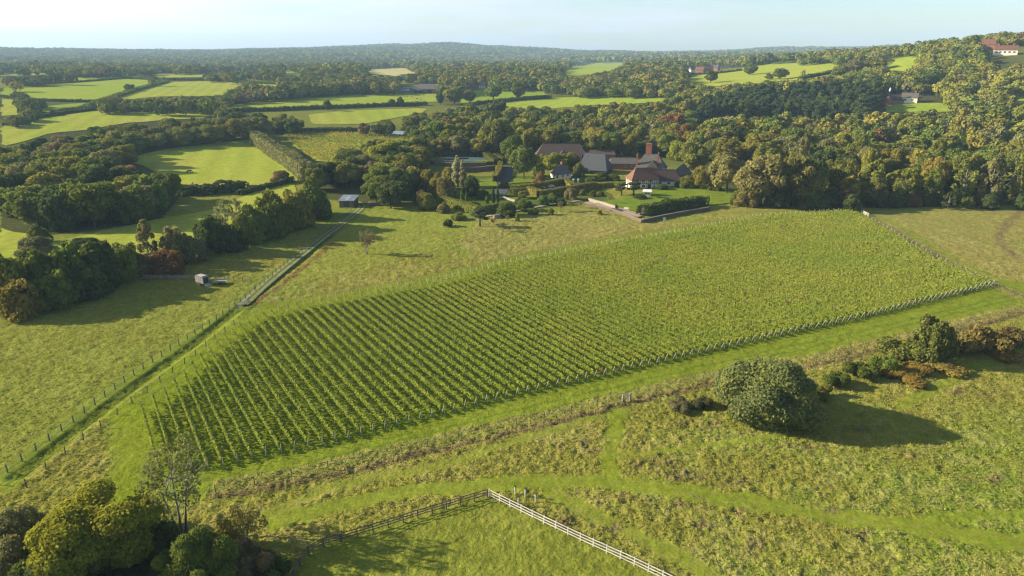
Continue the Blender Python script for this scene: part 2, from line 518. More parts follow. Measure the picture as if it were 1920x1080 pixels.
def build_ground():
    fine = np.radians(np.linspace(-46, 46, 900))
    coarse = np.radians(np.linspace(46, 314, 70))[1:-1]
    A = np.concatenate([fine, coarse])
    d = [14., 22, 30, 36]
    while d[-1] < 8000:
        x = d[-1]
        d.append(x + (.30 if x < 112 else x * .0029 if x < 420 else x * .012))
    D = np.array(d); nr, nc = len(D), len(A)
    X = D[:, None] * np.sin(A)[None]; Y = D[:, None] * np.cos(A)[None]
    x, y = X.ravel(), Y.ravel(); dd = np.repeat(D, nc)
    z = hz(x, y)
    near = (dd < 460) & (np.tile(np.concatenate([np.ones(900, bool), np.zeros(len(coarse), bool)]), nr))
    xn, yn = x[near], y[near]; dn = dd[near]
    # warp so that borders wander
    wx = xn + (fbm(xn / 3, yn / 3, 21, 3) - .5) * 2.2; wy = yn + (fbm(xn / 3, yn / 3, 31, 3) - .5) * 2.2
    big = fbm(xn / 38, yn / 38, 40, 4); mid = fbm(xn / 7, yn / 7, 50, 4); tuft = fbm(xn / 1.3, yn / 1.3, 60, 3)
    def lerp(a, b, t): return a + (b - a) * t[:, None]
    c = lerp(np.tile(OLIVE, (len(xn), 1)), GREEN * 1.12, np.clip((big - .42) * 3.4 + (mid - .5) * 2.2, 0, 1))
    c = lerp(c, STRAW, np.clip((mid - .52) * 1.5 + (tuft - .5) * 1.4, 0, .32))
    rough = np.ones(len(xn))
    def zone(P, col, k=1., rg=None, warp=True):
        m = inpoly(wx if warp else xn, wy if warp else yn, P).astype(float) * k
        nonlocal c, rough
        var = col * (1 + .0 * m[0]) if len(m) else col
        c = lerp(c, var, m)
        if rg is not None: rough = rough + (rg - rough) * (m > 0)
        return m
    def lane(Lp, w, soft, col, k=1., rg=None):
        nonlocal c, rough
        m = (1 - S(w - soft, w + soft, dline(wx, wy, Lp))) * k
        c = lerp(c, col, m)
        if rg is not None: rough = rough + (rg - rough) * np.minimum(1, m * 1.2)
        return m
    # left paddock: dry grazed sward ; orchard meadow ; field beyond the vineyard
    zone(UP([(0, 600), (130, 560), (250, 528), (470, 535), (440, 580), (300, 690), (150, 800), (0, 885)]), OLIVE * .6 + GREEN * .48, .65, .8)
    zone(UP([(900, 415), (1100, 390), (1200, 415), (1330, 418), (1250, 432), (1000, 470), (900, 490), (860, 450)]), STRAW * .7 + OLIVE * .3, .5, 1.1)
    zone(UP([(700, 392), (830, 390), (900, 420), (850, 460), (700, 500), (560, 530), (500, 560), (640, 430)]), GREEN * .7 + OLIVE * .55, .6, .75)
    zone(UP([(1620, 395), (1920, 385), (1920, 555), (1800, 500), (1680, 430)]), STRAW * .62 + OLIVE * .35, .55, 1.2)
    zone(UP([(920, 925), (1250, 1078), (1200, 1100), (540, 1100), (575, 1030), (640, 1003)]), LUSH * .78 + STRAW * .12, .75, .55)
    # bright young grass round and between the vines
    zone(vine_poly, LUSH * .92, .85, .35, False)
    lane(stripT, 4.2, 1.5, LUSH, .85, .3)
    lane(smooth(UP([(250, 770), (258, 830), (268, 900), (275, 930)])), 4.0, 1.4, LUSH * 1.05, .85, .4)
    lane(smooth(UP([(500, 592), (430, 628), (370, 677), (322, 720), (262, 772)])), 4.2, 1.4, LUSH, .85, .4)
    low = smooth(UP([(290, 905), (400, 895), (520, 872), (640, 846), (780, 812), (940, 768), (1170, 715), (1400, 662), (1620, 614), (1870, 556), (1920, 540)]))
    lane(low, 6.5, 2.0, LUSH * .98, .9, .4)
    for off in (0.0, 2.2):       # wheel ruts in the headland
        rl = low + np.array([.25, -.97]) * (off + 1.2)
        lane(rl, .28, .25, DKG * 1.1, .55)
    # tracks mown through the rough
    for Lp, w, k in ((mown_foot, 1.7, .95), (mown_b, 1.4, .75), (mown_c, 1.3, .8), (mown_d, .7, .6), (mown_e, 1.0, .6), (mown_f, 1.2, .6), (mown_g, 1.2, .6)):
        lane(Lp, w, w * .22, LUSH * 1.05, k, .2)
    for Lp in (mown_foot, mown_g, mown_b):
        for sgn in (-1, 1):
            T = np.gradient(Lp, axis=0); T /= np.linalg.norm(T, axis=1, keepdims=True)
            lane(Lp + np.stack([-T[:, 1], T[:, 0]], 1) * sgn * .75, .25, .2, STRAW * .75, .4, .2)
    lane(trackL, 3.0, 1.0, LUSH * .95 + STRAW * .1, .9, .3)
    for sgn in (-1, 1):
        T = np.gradient(trackL, axis=0); T /= np.linalg.norm(T, axis=1, keepdims=True)
        lane(trackL + np.stack([-T[:, 1], T[:, 0]], 1) * sgn * .9, .35, .25, DKG * 1.3, .6, .2)
    lane(dkline, .8, .6, GREEN * .62, .7, 1.0)  # lusher grass, painted darker to deepen the shadow band beside the fence
    lane(track_line, 2.6, .8, GREEN, .7, .15)
    lane(pathL, 1.9, .9, LUSH * .9, .8, .3)
    lane(pathL + np.array([-.5, 2.4]), .5, .35, BROWN * 1.25, .5)
    lane(redline, .75, .5, np.array((.17, .08, .045)), .7, 1.2)
    # unmown banks of dead grass
    lane(bank, 1.1, .9, STRAW * .72, .75, 1.5)
    lane(bank + np.array([.4, -1.1]), .55, .5, BROWN * .7, .75, 1.3)
    lane(bank + np.array([-.6, 2.6]), .9, .5, STRAW * .95, .5, 1.2)
    lane(bankR, 2.0, 1.4, STRAW * .85, .6, 1.0); lane(bankR + np.array([1.2, -.3]), .5, .4, BROWN * .8, .45, 1.0)
    lane(bankR + np.array([4.5, 0]), 1.5, .6, LUSH * .95, .6, .4)
    lane(smooth(UP([(1915, 395), (1890, 418), (1873, 440), (1885, 465), (1908, 482)])), 1.4, 1.0, BROWN * .9, .6, 1.6)
    # tall brown docks and thistles
    for px, py, w, h in ((1310, 795, 60, 9), (1620, 806, 45, 9), (1500, 836, 30, 6), (1180, 935, 28, 10), (1290, 890, 60, 12), (1350, 900, 60, 10), (1290, 940, 40, 10), (1395, 955, 30, 9),
                         (1230, 870, 50, 9), (1320, 985, 28, 9), (1420, 1030, 35, 14), (1348, 1006, 30, 10), (1040, 842, 30, 12), (1120, 835, 40, 14), (1060, 980, 30, 12),
                         (1820, 735, 45, 8), (1870, 900, 50, 10), (1700, 850, 30, 7), (1150, 985, 20, 9), (1615, 1000, 40, 8), (1560, 960, 30, 7)):
        P = U(px, py); sl = np.linalg.norm(P - np.array([0, 0, CH])) / CF
        e = np.hypot((wx - P[0]) / (w * sl), (wy - P[1]) / (h * sl / .52))
        m = np.clip((1.15 - e) * 1.4, 0, 1) * np.clip((tuft - .38) * 4, 0, 1)
        c = lerp(c, BROWN * .95, m * .62); rough = rough + m * .9
    # garden soil, woodland floor
    zone(UP([(780, 330), (960, 330), (1100, 330), (1160, 375), (1100, 380), (935, 402), (860, 392), (790, 380)]), DKG * .8, .8, .3)
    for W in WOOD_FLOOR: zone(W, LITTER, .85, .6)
    c = np.clip(c * (.94 + .22 * mid + .22 * (tuft - .5))[:, None], .004, 1)
    col = np.tile(OLIVE * .75 + GREEN * .25, (len(x), 1)); far = ~near
    f = np.clip((fbm(x[far] / 160, y[far] / 160, 70, 3) - .42) * 4, 0, 1)[:, None]
    col[far] = LITTER * 1.2 + (OLIVE * .45 + GREEN * .6 - LITTER * 1.2) * f * .85
    edge = S(330, 450, dn)[:, None]
    c = c * (1 - edge) + (LITTER * 1.1 + GREEN * .25) * edge
    col[near] = c
    # tussocks: real relief
    ln_d = np.minimum(dline(xn, yn, dkline), dline(xn, yn, dkline + np.array([.9, .3])))
    z[near] -= .34 * (1 - S(.35, 1.6, ln_d))
    fade = 1 - S(230, 420, dn)
    rel = (fbm(xn / 1.5, yn / 1.5, 80, 2) - .5) * .32 + (fbm(xn / .62, yn / .62, 90, 2) - .5) * .30 + (fbm(xn / 5, yn / 5, 95, 2) - .5) * .18
    z[near] += rel * rough * fade * 1.1
    V = np.stack([x, y, z], 1)
    i = np.arange(nr - 1)[:, None]; j = np.arange(nc)[None]; j2 = (j + 1) % nc
    F = np.stack([i * nc + j, i * nc + j2, (i + 1) * nc + j2, (i + 1) * nc + j], -1).reshape(-1, 4)
    me = mesh('ground', V, np.ascontiguousarray(F), None, True, None, col)
    a = me.attributes.new('rough', 'FLOAT', 'POINT')
    rr = np.ones(len(x), np.float32) * .6; rr[near] = rough; a.data.foreach_set('value', rr)
    m, nt, N, L = newmat('rough_grass')
    o = N.new('ShaderNodeOutputMaterial'); p = N.new('ShaderNodeBsdfDiffuse')
    at = nd(nt, 'ShaderNodeAttribute'); at.attribute_name = 'col'
    ar = nd(nt, 'ShaderNodeAttribute'); ar.attribute_name = 'rough'
    f1 = noise(nt, 2.6, 4, None, .65); f2 = noise(nt, .55, 3)
    k = mathn(nt, 'MULTIPLY', rmap(nt, f1, .28, .72, .7, 1.3), rmap(nt, f2, .3, .7, .85, 1.15))
    cc = scalecol(nt, at.outputs['Color'], k)
    hot = nt.nodes.new('ShaderNodeVectorMath'); hot.operation = 'MULTIPLY'; L.new(cc, hot.inputs[0]); hot.inputs[1].default_value = (1.3, 1.05, 1.1)
    cc = mixc(nt, rmap(nt, noise(nt, 1.1, 3),   .5, .68, 0, .6), cc, hot.outputs[0])
    L.new(cc, p.inputs['Color'])
    b = nd(nt, 'ShaderNodeBump', Strength=1.0)
    L.new(noise(nt, 2.2, 4, None, .6), b.inputs['Height']); L.new(mathn(nt, 'MULTIPLY', ar.outputs['Fac'], .34), b.inputs['Distance'])
    L.new(b.outputs[0], p.inputs['Normal']); L.new(p.outputs[0], o.inputs[0])
    me.materials.append(m)
    # loose tufts standing in the unmown grass
    pk = np.nonzero((rough > .62) & (dn > 50) & (dn < 240))[0]
    wt = dn[pk] ** 1.0; pk = rng.choice(pk, 40000, p=wt / wt.sum())
    P = np.stack([xn[pk], yn[pk], z[near][pk]], 1); k = 3
    P = np.repeat(P, k, 0) + rng.normal(0, 1, (len(pk) * k, 3)) * (.16, .16, 0) + (0, 0, .12)
    Vt, Ft = leafquads(P, rng.normal(0, 1, P.shape) * (1, 1, .25) + (-.9, -.3, .7), .125, rng, .5)
    ct = np.repeat(c[pk], k, 0) * rng.uniform(1.0, 1.5, (len(P), 1))
    struct(mobj('grass', mesh('grass', Vt, Ft, M_TUFT, face_v=rng.uniform(.2, .7, len(Ft)), col=ct)), 'stuff', 'tufts of long unmown grass')
    return struct(mobj('ground', me), 'structure', 'rough olive and straw coloured meadow grass rolling away to the hills')

def fieldmat(name, c1, c2, rot=0., stripe=0.0, sscale=.02, fine=.35):
    m, nt, N, L = newmat(name)
    o = N.new('ShaderNodeOutputMaterial'); p = N.new('ShaderNodeBsdfDiffuse')
    g = N.new('ShaderNodeNewGeometry')
    c = mixc(nt, rmap(nt, noise(nt, .022, 5, g.outputs['Position'], .62), .36, .64, 0, 1), c1, c2)
    k = rmap(nt, noise(nt, fine, 4), .3, .7, .82, 1.18)
    c = scalecol(nt, c, k)
    if stripe:
        mp = nd(nt, 'ShaderNodeMapping'); mp.inputs['Rotation'].default_value = (0, 0, rot); L.new(g.outputs['Position'], mp.inputs[0])
        w = nd(nt, 'ShaderNodeTexWave', Scale=sscale, Distortion=1.2, Detail=2); w.bands_direction = 'X'
        L.new(mp.outputs[0], w.inputs['Vector'])
        c = scalecol(nt, c, rmap(nt, w.outputs['Fac'], 0, 1, 1 - stripe, 1 + stripe))
    L.new(c, p.inputs['Color'])
    b = nd(nt, 'ShaderNodeBump', Strength=.8, Distance=.12); L.new(noise(nt, 1.3, 3), b.inputs['Height']); L.new(b.outputs[0], p.inputs['Normal'])
    L.new(p.outputs[0], o.inputs[0])
    return m

import bmesh
def sheet(name, poly, cell, dz, mat, label=None, kind='structure', ragged=0.0):
    """a patch of ground cut to a polygon and laid over the terrain"""
    P = np.array(poly)
    if ragged:
        P = resample(np.vstack([P, P[:1]]), max(cell * .6, .5))[:-1]
        P = P + (np.stack([fbm(P[:, 0] / (ragged * 4), P[:, 1] / (ragged * 4), 3, 2), fbm(P[:, 0] / (ragged * 4), P[:, 1] / (ragged * 4), 4, 2)], 1) - .5) * 2 * ragged
    bm = bmesh.new()
    bm.faces.new([bm.verts.new((a, b, 0)) for a, b in P])
    bmesh.ops.triangulate(bm, faces=bm.faces[:])
    lo, hi = P.min(0), P.max(0)
    for ax in (0, 1):
        n = Vector((1, 0, 0)) if ax == 0 else Vector((0, 1, 0))
        t = lo[ax] + cell
        while t < hi[ax]:
            co = Vector((t, 0, 0)) if ax == 0 else Vector((0, t, 0))
            bmesh.ops.bisect_plane(bm, geom=bm.verts[:] + bm.edges[:] + bm.faces[:], plane_co=co, plane_no=n, dist=1e-4)
            t += cell
    co = np.array([v.co[:] for v in bm.verts]); zz = hz(co[:, 0], co[:, 1]) + dz
    for v, q in zip(bm.verts, zz): v.co.z = q
    for f in bm.faces:
        if f.normal.z < 0: f.normal_flip()
    bmesh.ops.recalc_face_normals(bm, faces=bm.faces[:])
    me = bpy.data.meshes.new(name); bm.to_mesh(me); bm.free()
    if len(me.polygons) and me.polygons[0].normal.z < 0: me.flip_normals()
    me.polygons.foreach_set('use_smooth', np.ones(len(me.polygons), bool))
    me.materials.append(mat)
    o = mobj(name, me)
    return struct(o, kind, label) if kind else o

def strip(name, line, w, dz, mat, cross=None, label=None, nx=8, step=1.0):
    L = resample(line, step); T = np.gradient(L, axis=0); T /= np.linalg.norm(T, axis=1, keepdims=True)
    Nn = np.stack([-T[:, 1], T[:, 0]], 1); V = []; C = []
    us = np.linspace(-1, 1, nx + 1)
    for i, p in enumerate(L):
        for u in us:
            q = p + Nn[i] * u * w / 2
            V.append((q[0], q[1], float(hz(q[0], q[1])) + dz))
            C.append(cross(u, i) if cross else (1, 1, 1))
    F = [[i * (nx + 1) + k, (i + 1) * (nx + 1) + k, (i + 1) * (nx + 1) + k + 1, i * (nx + 1) + k + 1] for i in range(len(L) - 1) for k in range(nx)]
    F = np.array(F)
    o = mobj(name, mesh(name, V, np.ascontiguousarray(F), mat, True, None, np.array(C)))
    return struct(o, 'structure', label)

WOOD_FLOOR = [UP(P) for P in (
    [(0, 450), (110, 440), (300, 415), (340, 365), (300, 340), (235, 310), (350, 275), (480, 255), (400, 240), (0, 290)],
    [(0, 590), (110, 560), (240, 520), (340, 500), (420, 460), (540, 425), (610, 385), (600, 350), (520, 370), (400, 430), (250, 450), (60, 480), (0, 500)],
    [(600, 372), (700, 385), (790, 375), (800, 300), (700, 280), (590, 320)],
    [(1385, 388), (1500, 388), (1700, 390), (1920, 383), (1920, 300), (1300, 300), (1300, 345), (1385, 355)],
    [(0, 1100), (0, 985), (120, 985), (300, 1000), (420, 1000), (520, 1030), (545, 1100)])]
GROUND = build_ground()
# ------------------------------------------------------------------ fields far off
M_F = [fieldmat('pasture_grass', (.215, .285, .026), (.25, .285, .04), .4, .05),
       fieldmat('hay_pasture_grass', (.235, .29, .032), (.285, .29, .05), -.3, .06),
       fieldmat('shorn_grass', (.175, .255, .024), (.215, .265, .03), 1.0, .05)]
M_STUB = fieldmat('cut_hay', (.42, .36, .16), (.36, .34, .13), .55, .25, .02)
FIELDS = [
    ('pasture', 0, [(27, 163), (133, 156), (233, 148), (312, 153), (253, 165), (200, 182), (167, 189), (73, 186), (33, 172)], 'pale green pasture beyond the hedges'),
    ('pasture', 1, [(317, 154), (400, 152), (462, 158), (433, 171), (420, 179), (360, 181), (300, 181), (250, 186), (205, 190), (250, 173)], 'bright pasture on the far side of the diagonal hedge'),
    ('pasture', 1, [(0, 235), (67, 224), (213, 204), (400, 203), (416, 214), (380, 222), (300, 226), (233, 232), (167, 244), (83, 252), (40, 268), (0, 275)], 'long bright pasture above the left wood'),
    ('pasture', 0, [(430, 197), (500, 188), (640, 176), (690, 174), (825, 177), (828, 190), (770, 196), (640, 202), (520, 208), (440, 210)], 'cattle pasture below the farm sheds'),
    ('pasture', 1, [(575, 216), (640, 208), (800, 203), (800, 210), (720, 226), (660, 234), (585, 234)], 'narrow pasture below the cattle field'),
    ('pasture', 2, [(0, 166), (24, 163), (28, 181), (0, 179)], 'small pasture at the edge'),
    ('pasture', 1, [(0, 186), (27, 188), (42, 214), (0, 218)], 'sloping pasture beside the hedge oaks'),
    ('pasture', 2, [(80, 200), (170, 192), (160, 203), (100, 210), (70, 212)], 'strip of pasture between two hedges'),
    ('pasture', 0, [(90, 152), (233, 143), (283, 144), (235, 147), (130, 155)], 'thin far pasture'),
    ('pasture', 1, [(285, 137), (395, 140), (375, 144), (290, 145)], 'far pasture under the tree line'),
    ('pasture', 0, [(437, 144), (548, 157), (520, 162), (467, 158)], 'wedge shaped far pasture'),
    ('pasture', 2, [(528, 134), (570, 139), (577, 144), (530, 141)], 'tiny far pasture'),
    ('pasture', 1, [(0, 137), (90, 134), (140, 135), (60, 141), (0, 142)], 'thin strip pasture on the horizon side'),
    ('hay_field', 3, [(683, 129), (757, 126), (790, 137), (740, 144), (690, 139)], 'pale striped hay field'),
    ('pasture', 0, [(1048, 134), (1075, 124), (1110, 117), (1172, 115), (1178, 120), (1145, 133), (1100, 140), (1060, 141)], 'green field on the far wooded rise'),
    ('pasture', 2, [(860, 180), (900, 168), (1015, 167), (1022, 178), (960, 184), (905, 200), (870, 200)], 'pasture with two standing oaks'),
    ('pasture', 0, [(905, 204), (960, 190), (1030, 184), (1130, 181), (1250, 183), (1245, 192), (1150, 196), (1000, 204)], 'pasture along the wood behind the farmhouse'),
    ('pasture', 1, [(1283, 147), (1325, 138), (1440, 126), (1560, 117), (1575, 124), (1590, 135), (1530, 146), (1420, 153), (1340, 158), (1287, 158)], 'sloping pasture on the right hand hill'),
    ('pasture', 0, [(1655, 108), (1724, 105), (1720, 127), (1672, 131)], 'hilltop pasture by the oaks'),
    ('pasture', 2, [(1655, 199), (1690, 194), (1780, 193), (1790, 209), (1665, 212)], 'lawn beside the oast house'),
    ('pasture', 2, [(1885, 181), (1920, 178), (1940, 195), (1895, 198)], 'clearing in the wood'),
    ('horse_paddock', 1, [(232, 300), (300, 281), (470, 262), (482, 275), (520, 300), (568, 331), (556, 341), (500, 349), (470, 362), (460, 352), (350, 350), (330, 345), (300, 325)], 'sunlit horse paddock inside the left wood'),
    ('meadow_strip', 1, [(0, 428), (80, 447), (105, 456), (165, 441), (275, 416), (410, 391), (480, 359), (548, 344), (560, 360), (530, 385), (400, 445), (300, 475), (100, 490), (0, 505)], 'sunlit strip of meadow between two belts of trees'),
]
for nm, k, P, lb in FIELDS:
    cyp = sum(q[1] for q in P) / len(P)
    if cyp < 166 and k != 3: P = [(x, cyp + (y - cyp) * 1.3) for x, y in P]
    G = UP(P); d = np.hypot(*G.mean(0))
    sheet(nm, G, max(6, d * .03), .12 + d * .0003, M_STUB if k == 3 else M_F[k], lb, ragged=d * .006)
M_LAWN = fieldmat('lawn_grass', (.118, .172, .018), (.15, .19, .022), .3, .05)
sheet('lawn', UP([(1112, 383), (1170, 371), (1240, 352), (1290, 346), (1388, 356), (1388, 380), (1312, 387), (1205, 404)]), 5, .3, M_LAWN, 'close mown lawn in front of the timbered house')
for P in ([(900, 338), (928, 334), (934, 352), (895, 354)], [(960, 336), (1005, 334), (1000, 342), (955, 345)], [(885, 303), (925, 300), (930, 306), (880, 309)], [(1110, 343), (1160, 341), (1165, 352), (1118, 352)], [(960, 372), (1000, 368), (1010, 372), (965, 377)]):
    sheet('garden_lawn', UP(P), 5, .3, M_LAWN, 'small garden lawn')
# ------------------------------------------------------------------ tracks, drive, court
M_TRK = None
def colmat(name, bump=.05, bs=3):
    m, nt, N, L = newmat(name)
    o = N.new('ShaderNodeOutputMaterial'); p = N.new('ShaderNodeBsdfDiffuse')
    at = nd(nt, 'ShaderNodeAttribute'); at.attribute_name = 'col'
    c = scalecol(nt, at.outputs['Color'], mathn(nt, 'MULTIPLY', rmap(nt, noise(nt, 2.2, 4), .3, .7, .7, 1.3), rmap(nt, noise(nt, .4, 3), .3, .7, .85, 1.15)))
    L.new(c, p.inputs['Color'])
    b = nd(nt, 'ShaderNodeBump', Strength=1, Distance=bump); L.new(noise(nt, bs, 3), b.inputs['Height']); L.new(b.outputs[0], p.inputs['Normal'])
    L.new(p.outputs[0], o.inputs[0]); return m
M_TRK = colmat('stony_track')
def trkcol(u, i):
    w = math.exp(-((abs(u) - .55) / .22) ** 2)
    a = np.array((.30, .275, .20)); g = GREEN * .95
    k = min(1, w * 1.15) * (.6 + .4 * float(vn(np.array([i * .23]), np.array([u * .5 + 3.1]), 4)[0]))
    return g + (a - g) * k
strip('gravel_track', track_line, 3.3, .14, M_TRK, trkcol, 'pale stony wheel track running up to the shed', 14)
M_ASPH = solid('asphalt', (.04, .041, .044), .95, .25, .6, .01, 8)
M_GRAV = solid('pale_gravel', (.33, .3, .25), .95, .25, 1.2, .02, 8)
sheet('driveway', UP([(944, 311), (962, 313), (960, 335), (953, 358), (944, 372), (925, 372), (930, 350), (936, 330)]), 5, .12, M_ASPH, 'dark driveway between the garden hedges')
sheet('car_park', UP([(968, 352), (1014, 348), (1060, 342), (1074, 348), (1066, 352), (1014, 359), (985, 360)]), 5, .12, M_GRAV, 'gravel car park inside clipped hedges')
strip('garden_path', smooth(UP([(900, 408), (935, 403), (975, 395), (1020, 386), (1086, 377)])), 1.7, .3, M_GRAV, None, 'pale path along the top of the orchard')
strip('terrace_path', smooth(UP([(1098, 381), (1130, 388), (1165, 398), (1200, 408)])), 3.0, .5, solid('pink_gravel', (.31, .225, .165), .95, .2, 1, .02, 6), None, 'pinkish gravel walk below the lawn wall')
M_COURT = solid('court_surface', (.03, .075, .075), .9, .15, .3)  # tree shade put into the surface colour, darker than the court itself
court = UP([(828, 307), (838, 292), (884, 286), (905, 290), (922, 300), (918, 307)])
sheet('tennis_court', court, 5, .15, M_COURT, 'blue green tennis court coloured dark for the shade of trees')
water_m = newmat('pond_water'); _m, _nt, _N, _L = water_m
_o = _N.new('ShaderNodeOutputMaterial'); _p = nd(_nt, 'ShaderNodeBsdfPrincipled', Roughness=.12); _p.inputs['Base Color'].default_value = (.16, .2, .24, 1)
_L.new(_p.outputs[0], _o.inputs[0])
sheet('pond', UP([(712, 249), (725, 246.5), (784, 248), (782, 256), (760, 255.5), (735, 252)]), 8, .5, _m, 'pale sheet of water beyond the yellow vineyard')

# ------------------------------------------------------------------ the vineyard
ROWA = math.radians(-33.0)
RV = np.array([math.sin(ROWA), math.cos(ROWA)]); NV = np.array([RV[1], -RV[0]])
M_POST = solid('galvanised_post', (.36, .36, .33), .6, .15, 2, 0, 4, .2)
M_WOOD = solid('weathered_wood', (.14, .12, .095), .9, .3, 2, .02, 5)
M_DARKWOOD = solid('dark_wood', (.085, .07, .055), .9, .3, 2, .02, 5)
b = MB().box((0, 0, .95), (.06, .045, 1.9)); b.box((0, 0, 1.92), (.07, .055, .05)); ME_POST = mesh('trellis_post', b.v, b.f, M_POST)
b = MB().bar((0, -.55, 1.95), (0, .25, -.2), .075).bar((0, -.5, 1.8), (0, -1.0, 0), .02); ME_ENDP = mesh('end_post', b.v, b.f, M_POST)
ORD1 = ['', 'first', 'second', 'third', 'fourth', 'fifth', 'sixth', 'seventh', 'eighth', 'ninth', 'tenth', 'eleventh', 'twelfth', 'thirteenth', 'fourteenth', 'fifteenth', 'sixteenth',
        'seventeenth', 'eighteenth', 'nineteenth']
TENS = ['', '', 'twent', 'thirt', 'fort', 'fift', 'sixt', 'sevent', 'eight', 'ninet']
def ordinal(n):
    if n < 20: return ORD1[n]
    if n >= 100: return 'hundredth' if n == 100 else 'hundred and ' + ordinal(n - 100)
    return TENS[n // 10] + ('ieth' if n % 10 == 0 else 'y ' + ORD1[n % 10])

def build_vines():
    # rows run between the near left corner and the far right corner
    Q = np.stack([vine_poly @ NV, vine_poly @ RV], 1)
    n0 = (U(266, 780)[:2] @ NV) + .3; n1 = Q[:, 0].max() - .6
    rows = []; k = n0
    while k < n1:
        xs = []
        for i in range(len(Q)):
            a, c = Q[i], Q[(i + 1) % len(Q)]
            if (a[0] > k) != (c[0] > k): xs.append(a[1] + (c[1] - a[1]) * (k - a[0]) / (c[0] - a[0]))
        if len(xs) >= 2: rows.append((k, min(xs) + .8, max(xs) - .8))
        k += 2.1
    N = len(rows)
    for idx, (k, a, c) in enumerate(rows):
        if c - a < 4: continue
        o0 = NV * k + RV * a; ln = c - a
        mid = NV * k + RV * (a + c) / 2; dist = np.hypot(*mid)
        leaf = .145 + .00038 * dist; per = 2.7 / (leaf * leaf)
        n = int(ln * per * .82)
        s = rng.uniform(0, ln, n)
        # single vines about 1.2 m apart: fuller at the vine, ragged top, a few gaps
        ph = s / 1.2; iv = np.floor(ph).astype(int); fr = np.abs(ph - iv - .5) * 2
        vig = hsh(iv, np.full(n, idx), 3); hgt = hsh(iv, np.full(n, idx), 4)
        keep = rng.uniform(0, 1, n) < np.clip(.72 + .5 * vig - .22 * fr, 0, 1)
        s, iv, fr, vig, hgt = s[keep], iv[keep], fr[keep], vig[keep], hgt[keep]; n = len(s)
        top = 1.58 + .2 * hgt - .12 * fr
        h = .48 + (top - .48) * rng.beta(1.9, 1.05, n)
        side = rng.choice([-1, 1], n)
        wid = (.13 + .08 * vig) * np.sqrt(np.clip(1.15 - np.abs(h - 1.1) / 1.0, .1, 1))
        off = side * wid * rng.uniform(.5, 1.1, n)
        P = np.stack([RV[0] * s + NV[0] * off, RV[1] * s + NV[1] * off, h], 1)
        Nn = np.stack([NV[0] * side * .9, NV[1] * side * .9, .45 + (h > top - .25) * .8], 1) + rng.normal(0, .55, (n, 3))
        V, F = leafquads(P, Nn, leaf, rng, .7)
        wx, wy = o0[0] + RV[0] * s, o0[1] + RV[1] * s
        yl = np.clip((fbm(wx / 14, wy / 14, 11, 3) - .5) * 1.3 + .26 + .22 * S(20, 130, wx) + (hsh(iv, np.full(n, idx), 8) - .5) * .3, 0, 1)[:, None]
        cA, cB = np.array((.192, .248, .036)), np.array((.26, .275, .046))
        cc = cA + (cB - cA) * yl
        br = hsh(iv, np.full(n, idx), 12)[:, None]
        cc = np.where(br > .9985, np.array((.24, .15, .05)), cc)
        root = empty('vine_row', (o0[0], o0[1], 0), 0,
                     f'{ordinal(idx + 1)} vine row from the left, green and yellow leaves on pale posts', 'vine row', 'vine rows of the large vineyard')
        mobj('foliage', mesh('foliage', V, F, M_VINE, face_v=np.clip(rng.normal(.48, .2, n), 0, 1), col=cc), root)
        npst = max(2, int(ln / 5.4))
        for j in range(1, npst):
            p = mobj('trellis_post', ME_POST, root); t = ln * j / npst
            p.location = (RV[0] * t, RV[1] * t, random.uniform(-.02, .12)); p.rotation_euler = (random.uniform(-.04, .04), random.uniform(-.04, .04), -ROWA)
        for t, fl in ((-.3, 0), (ln + .3, math.pi)):
            p = mobj('end_post', ME_ENDP, root); p.location = (RV[0] * t, RV[1] * t, random.uniform(-.1, .05))
            p.rotation_euler = (random.uniform(-.06, .06), random.uniform(-.05, .05), -ROWA + fl)
build_vines()

# the yellow vineyard beyond the tall hedge, too far to tell vine from vine
def far_vines():
    G = UP([(530, 253), (600, 250), (700, 249), (778, 258), (775, 276), (700, 300), (640, 306), (592, 302), (562, 282)])
    sheet('vineyard_ground', G, 12, .2, M_F[1], 'grass floor of the far yellow vineyard')
    lo, hi = G.min(0), G.max(0); P = []
    for x in np.arange(lo[0], hi[0], 2.3):
        y = rng.uniform(lo[1], hi[1], int((hi[1] - lo[1]) * 2.2)); P.append(np.stack([x + rng.normal(0, .25, len(y)), y], 1))
    P = np.vstack(P); P = P[inpoly(P[:, 0], P[:, 1], G)]
    h = rng.uniform(.5, 1.8, len(P)); z = hz(P[:, 0], P[:, 1]) + h
    V, F = leafquads(np.column_stack([P, z]), rng.normal(0, 1, (len(P), 3)) + (-.6, -.2, .5), .5, rng)
    yl = np.clip((fbm(P[:, 0] / 12, P[:, 1] / 12, 4, 3) - .3) * 1.6, 0, 1)[:, None]
    cc = np.array((.17, .19, .03)) * (1 - yl) + np.array((.34, .26, .03)) * yl
    struct(mobj('vine_leaves', mesh('vine_leaves', V, F, M_VINE, face_v=rng.uniform(.2, .8, len(F)), col=cc)), 'stuff', 'yellowing vines massed beyond the tall hedge')
far_vines()

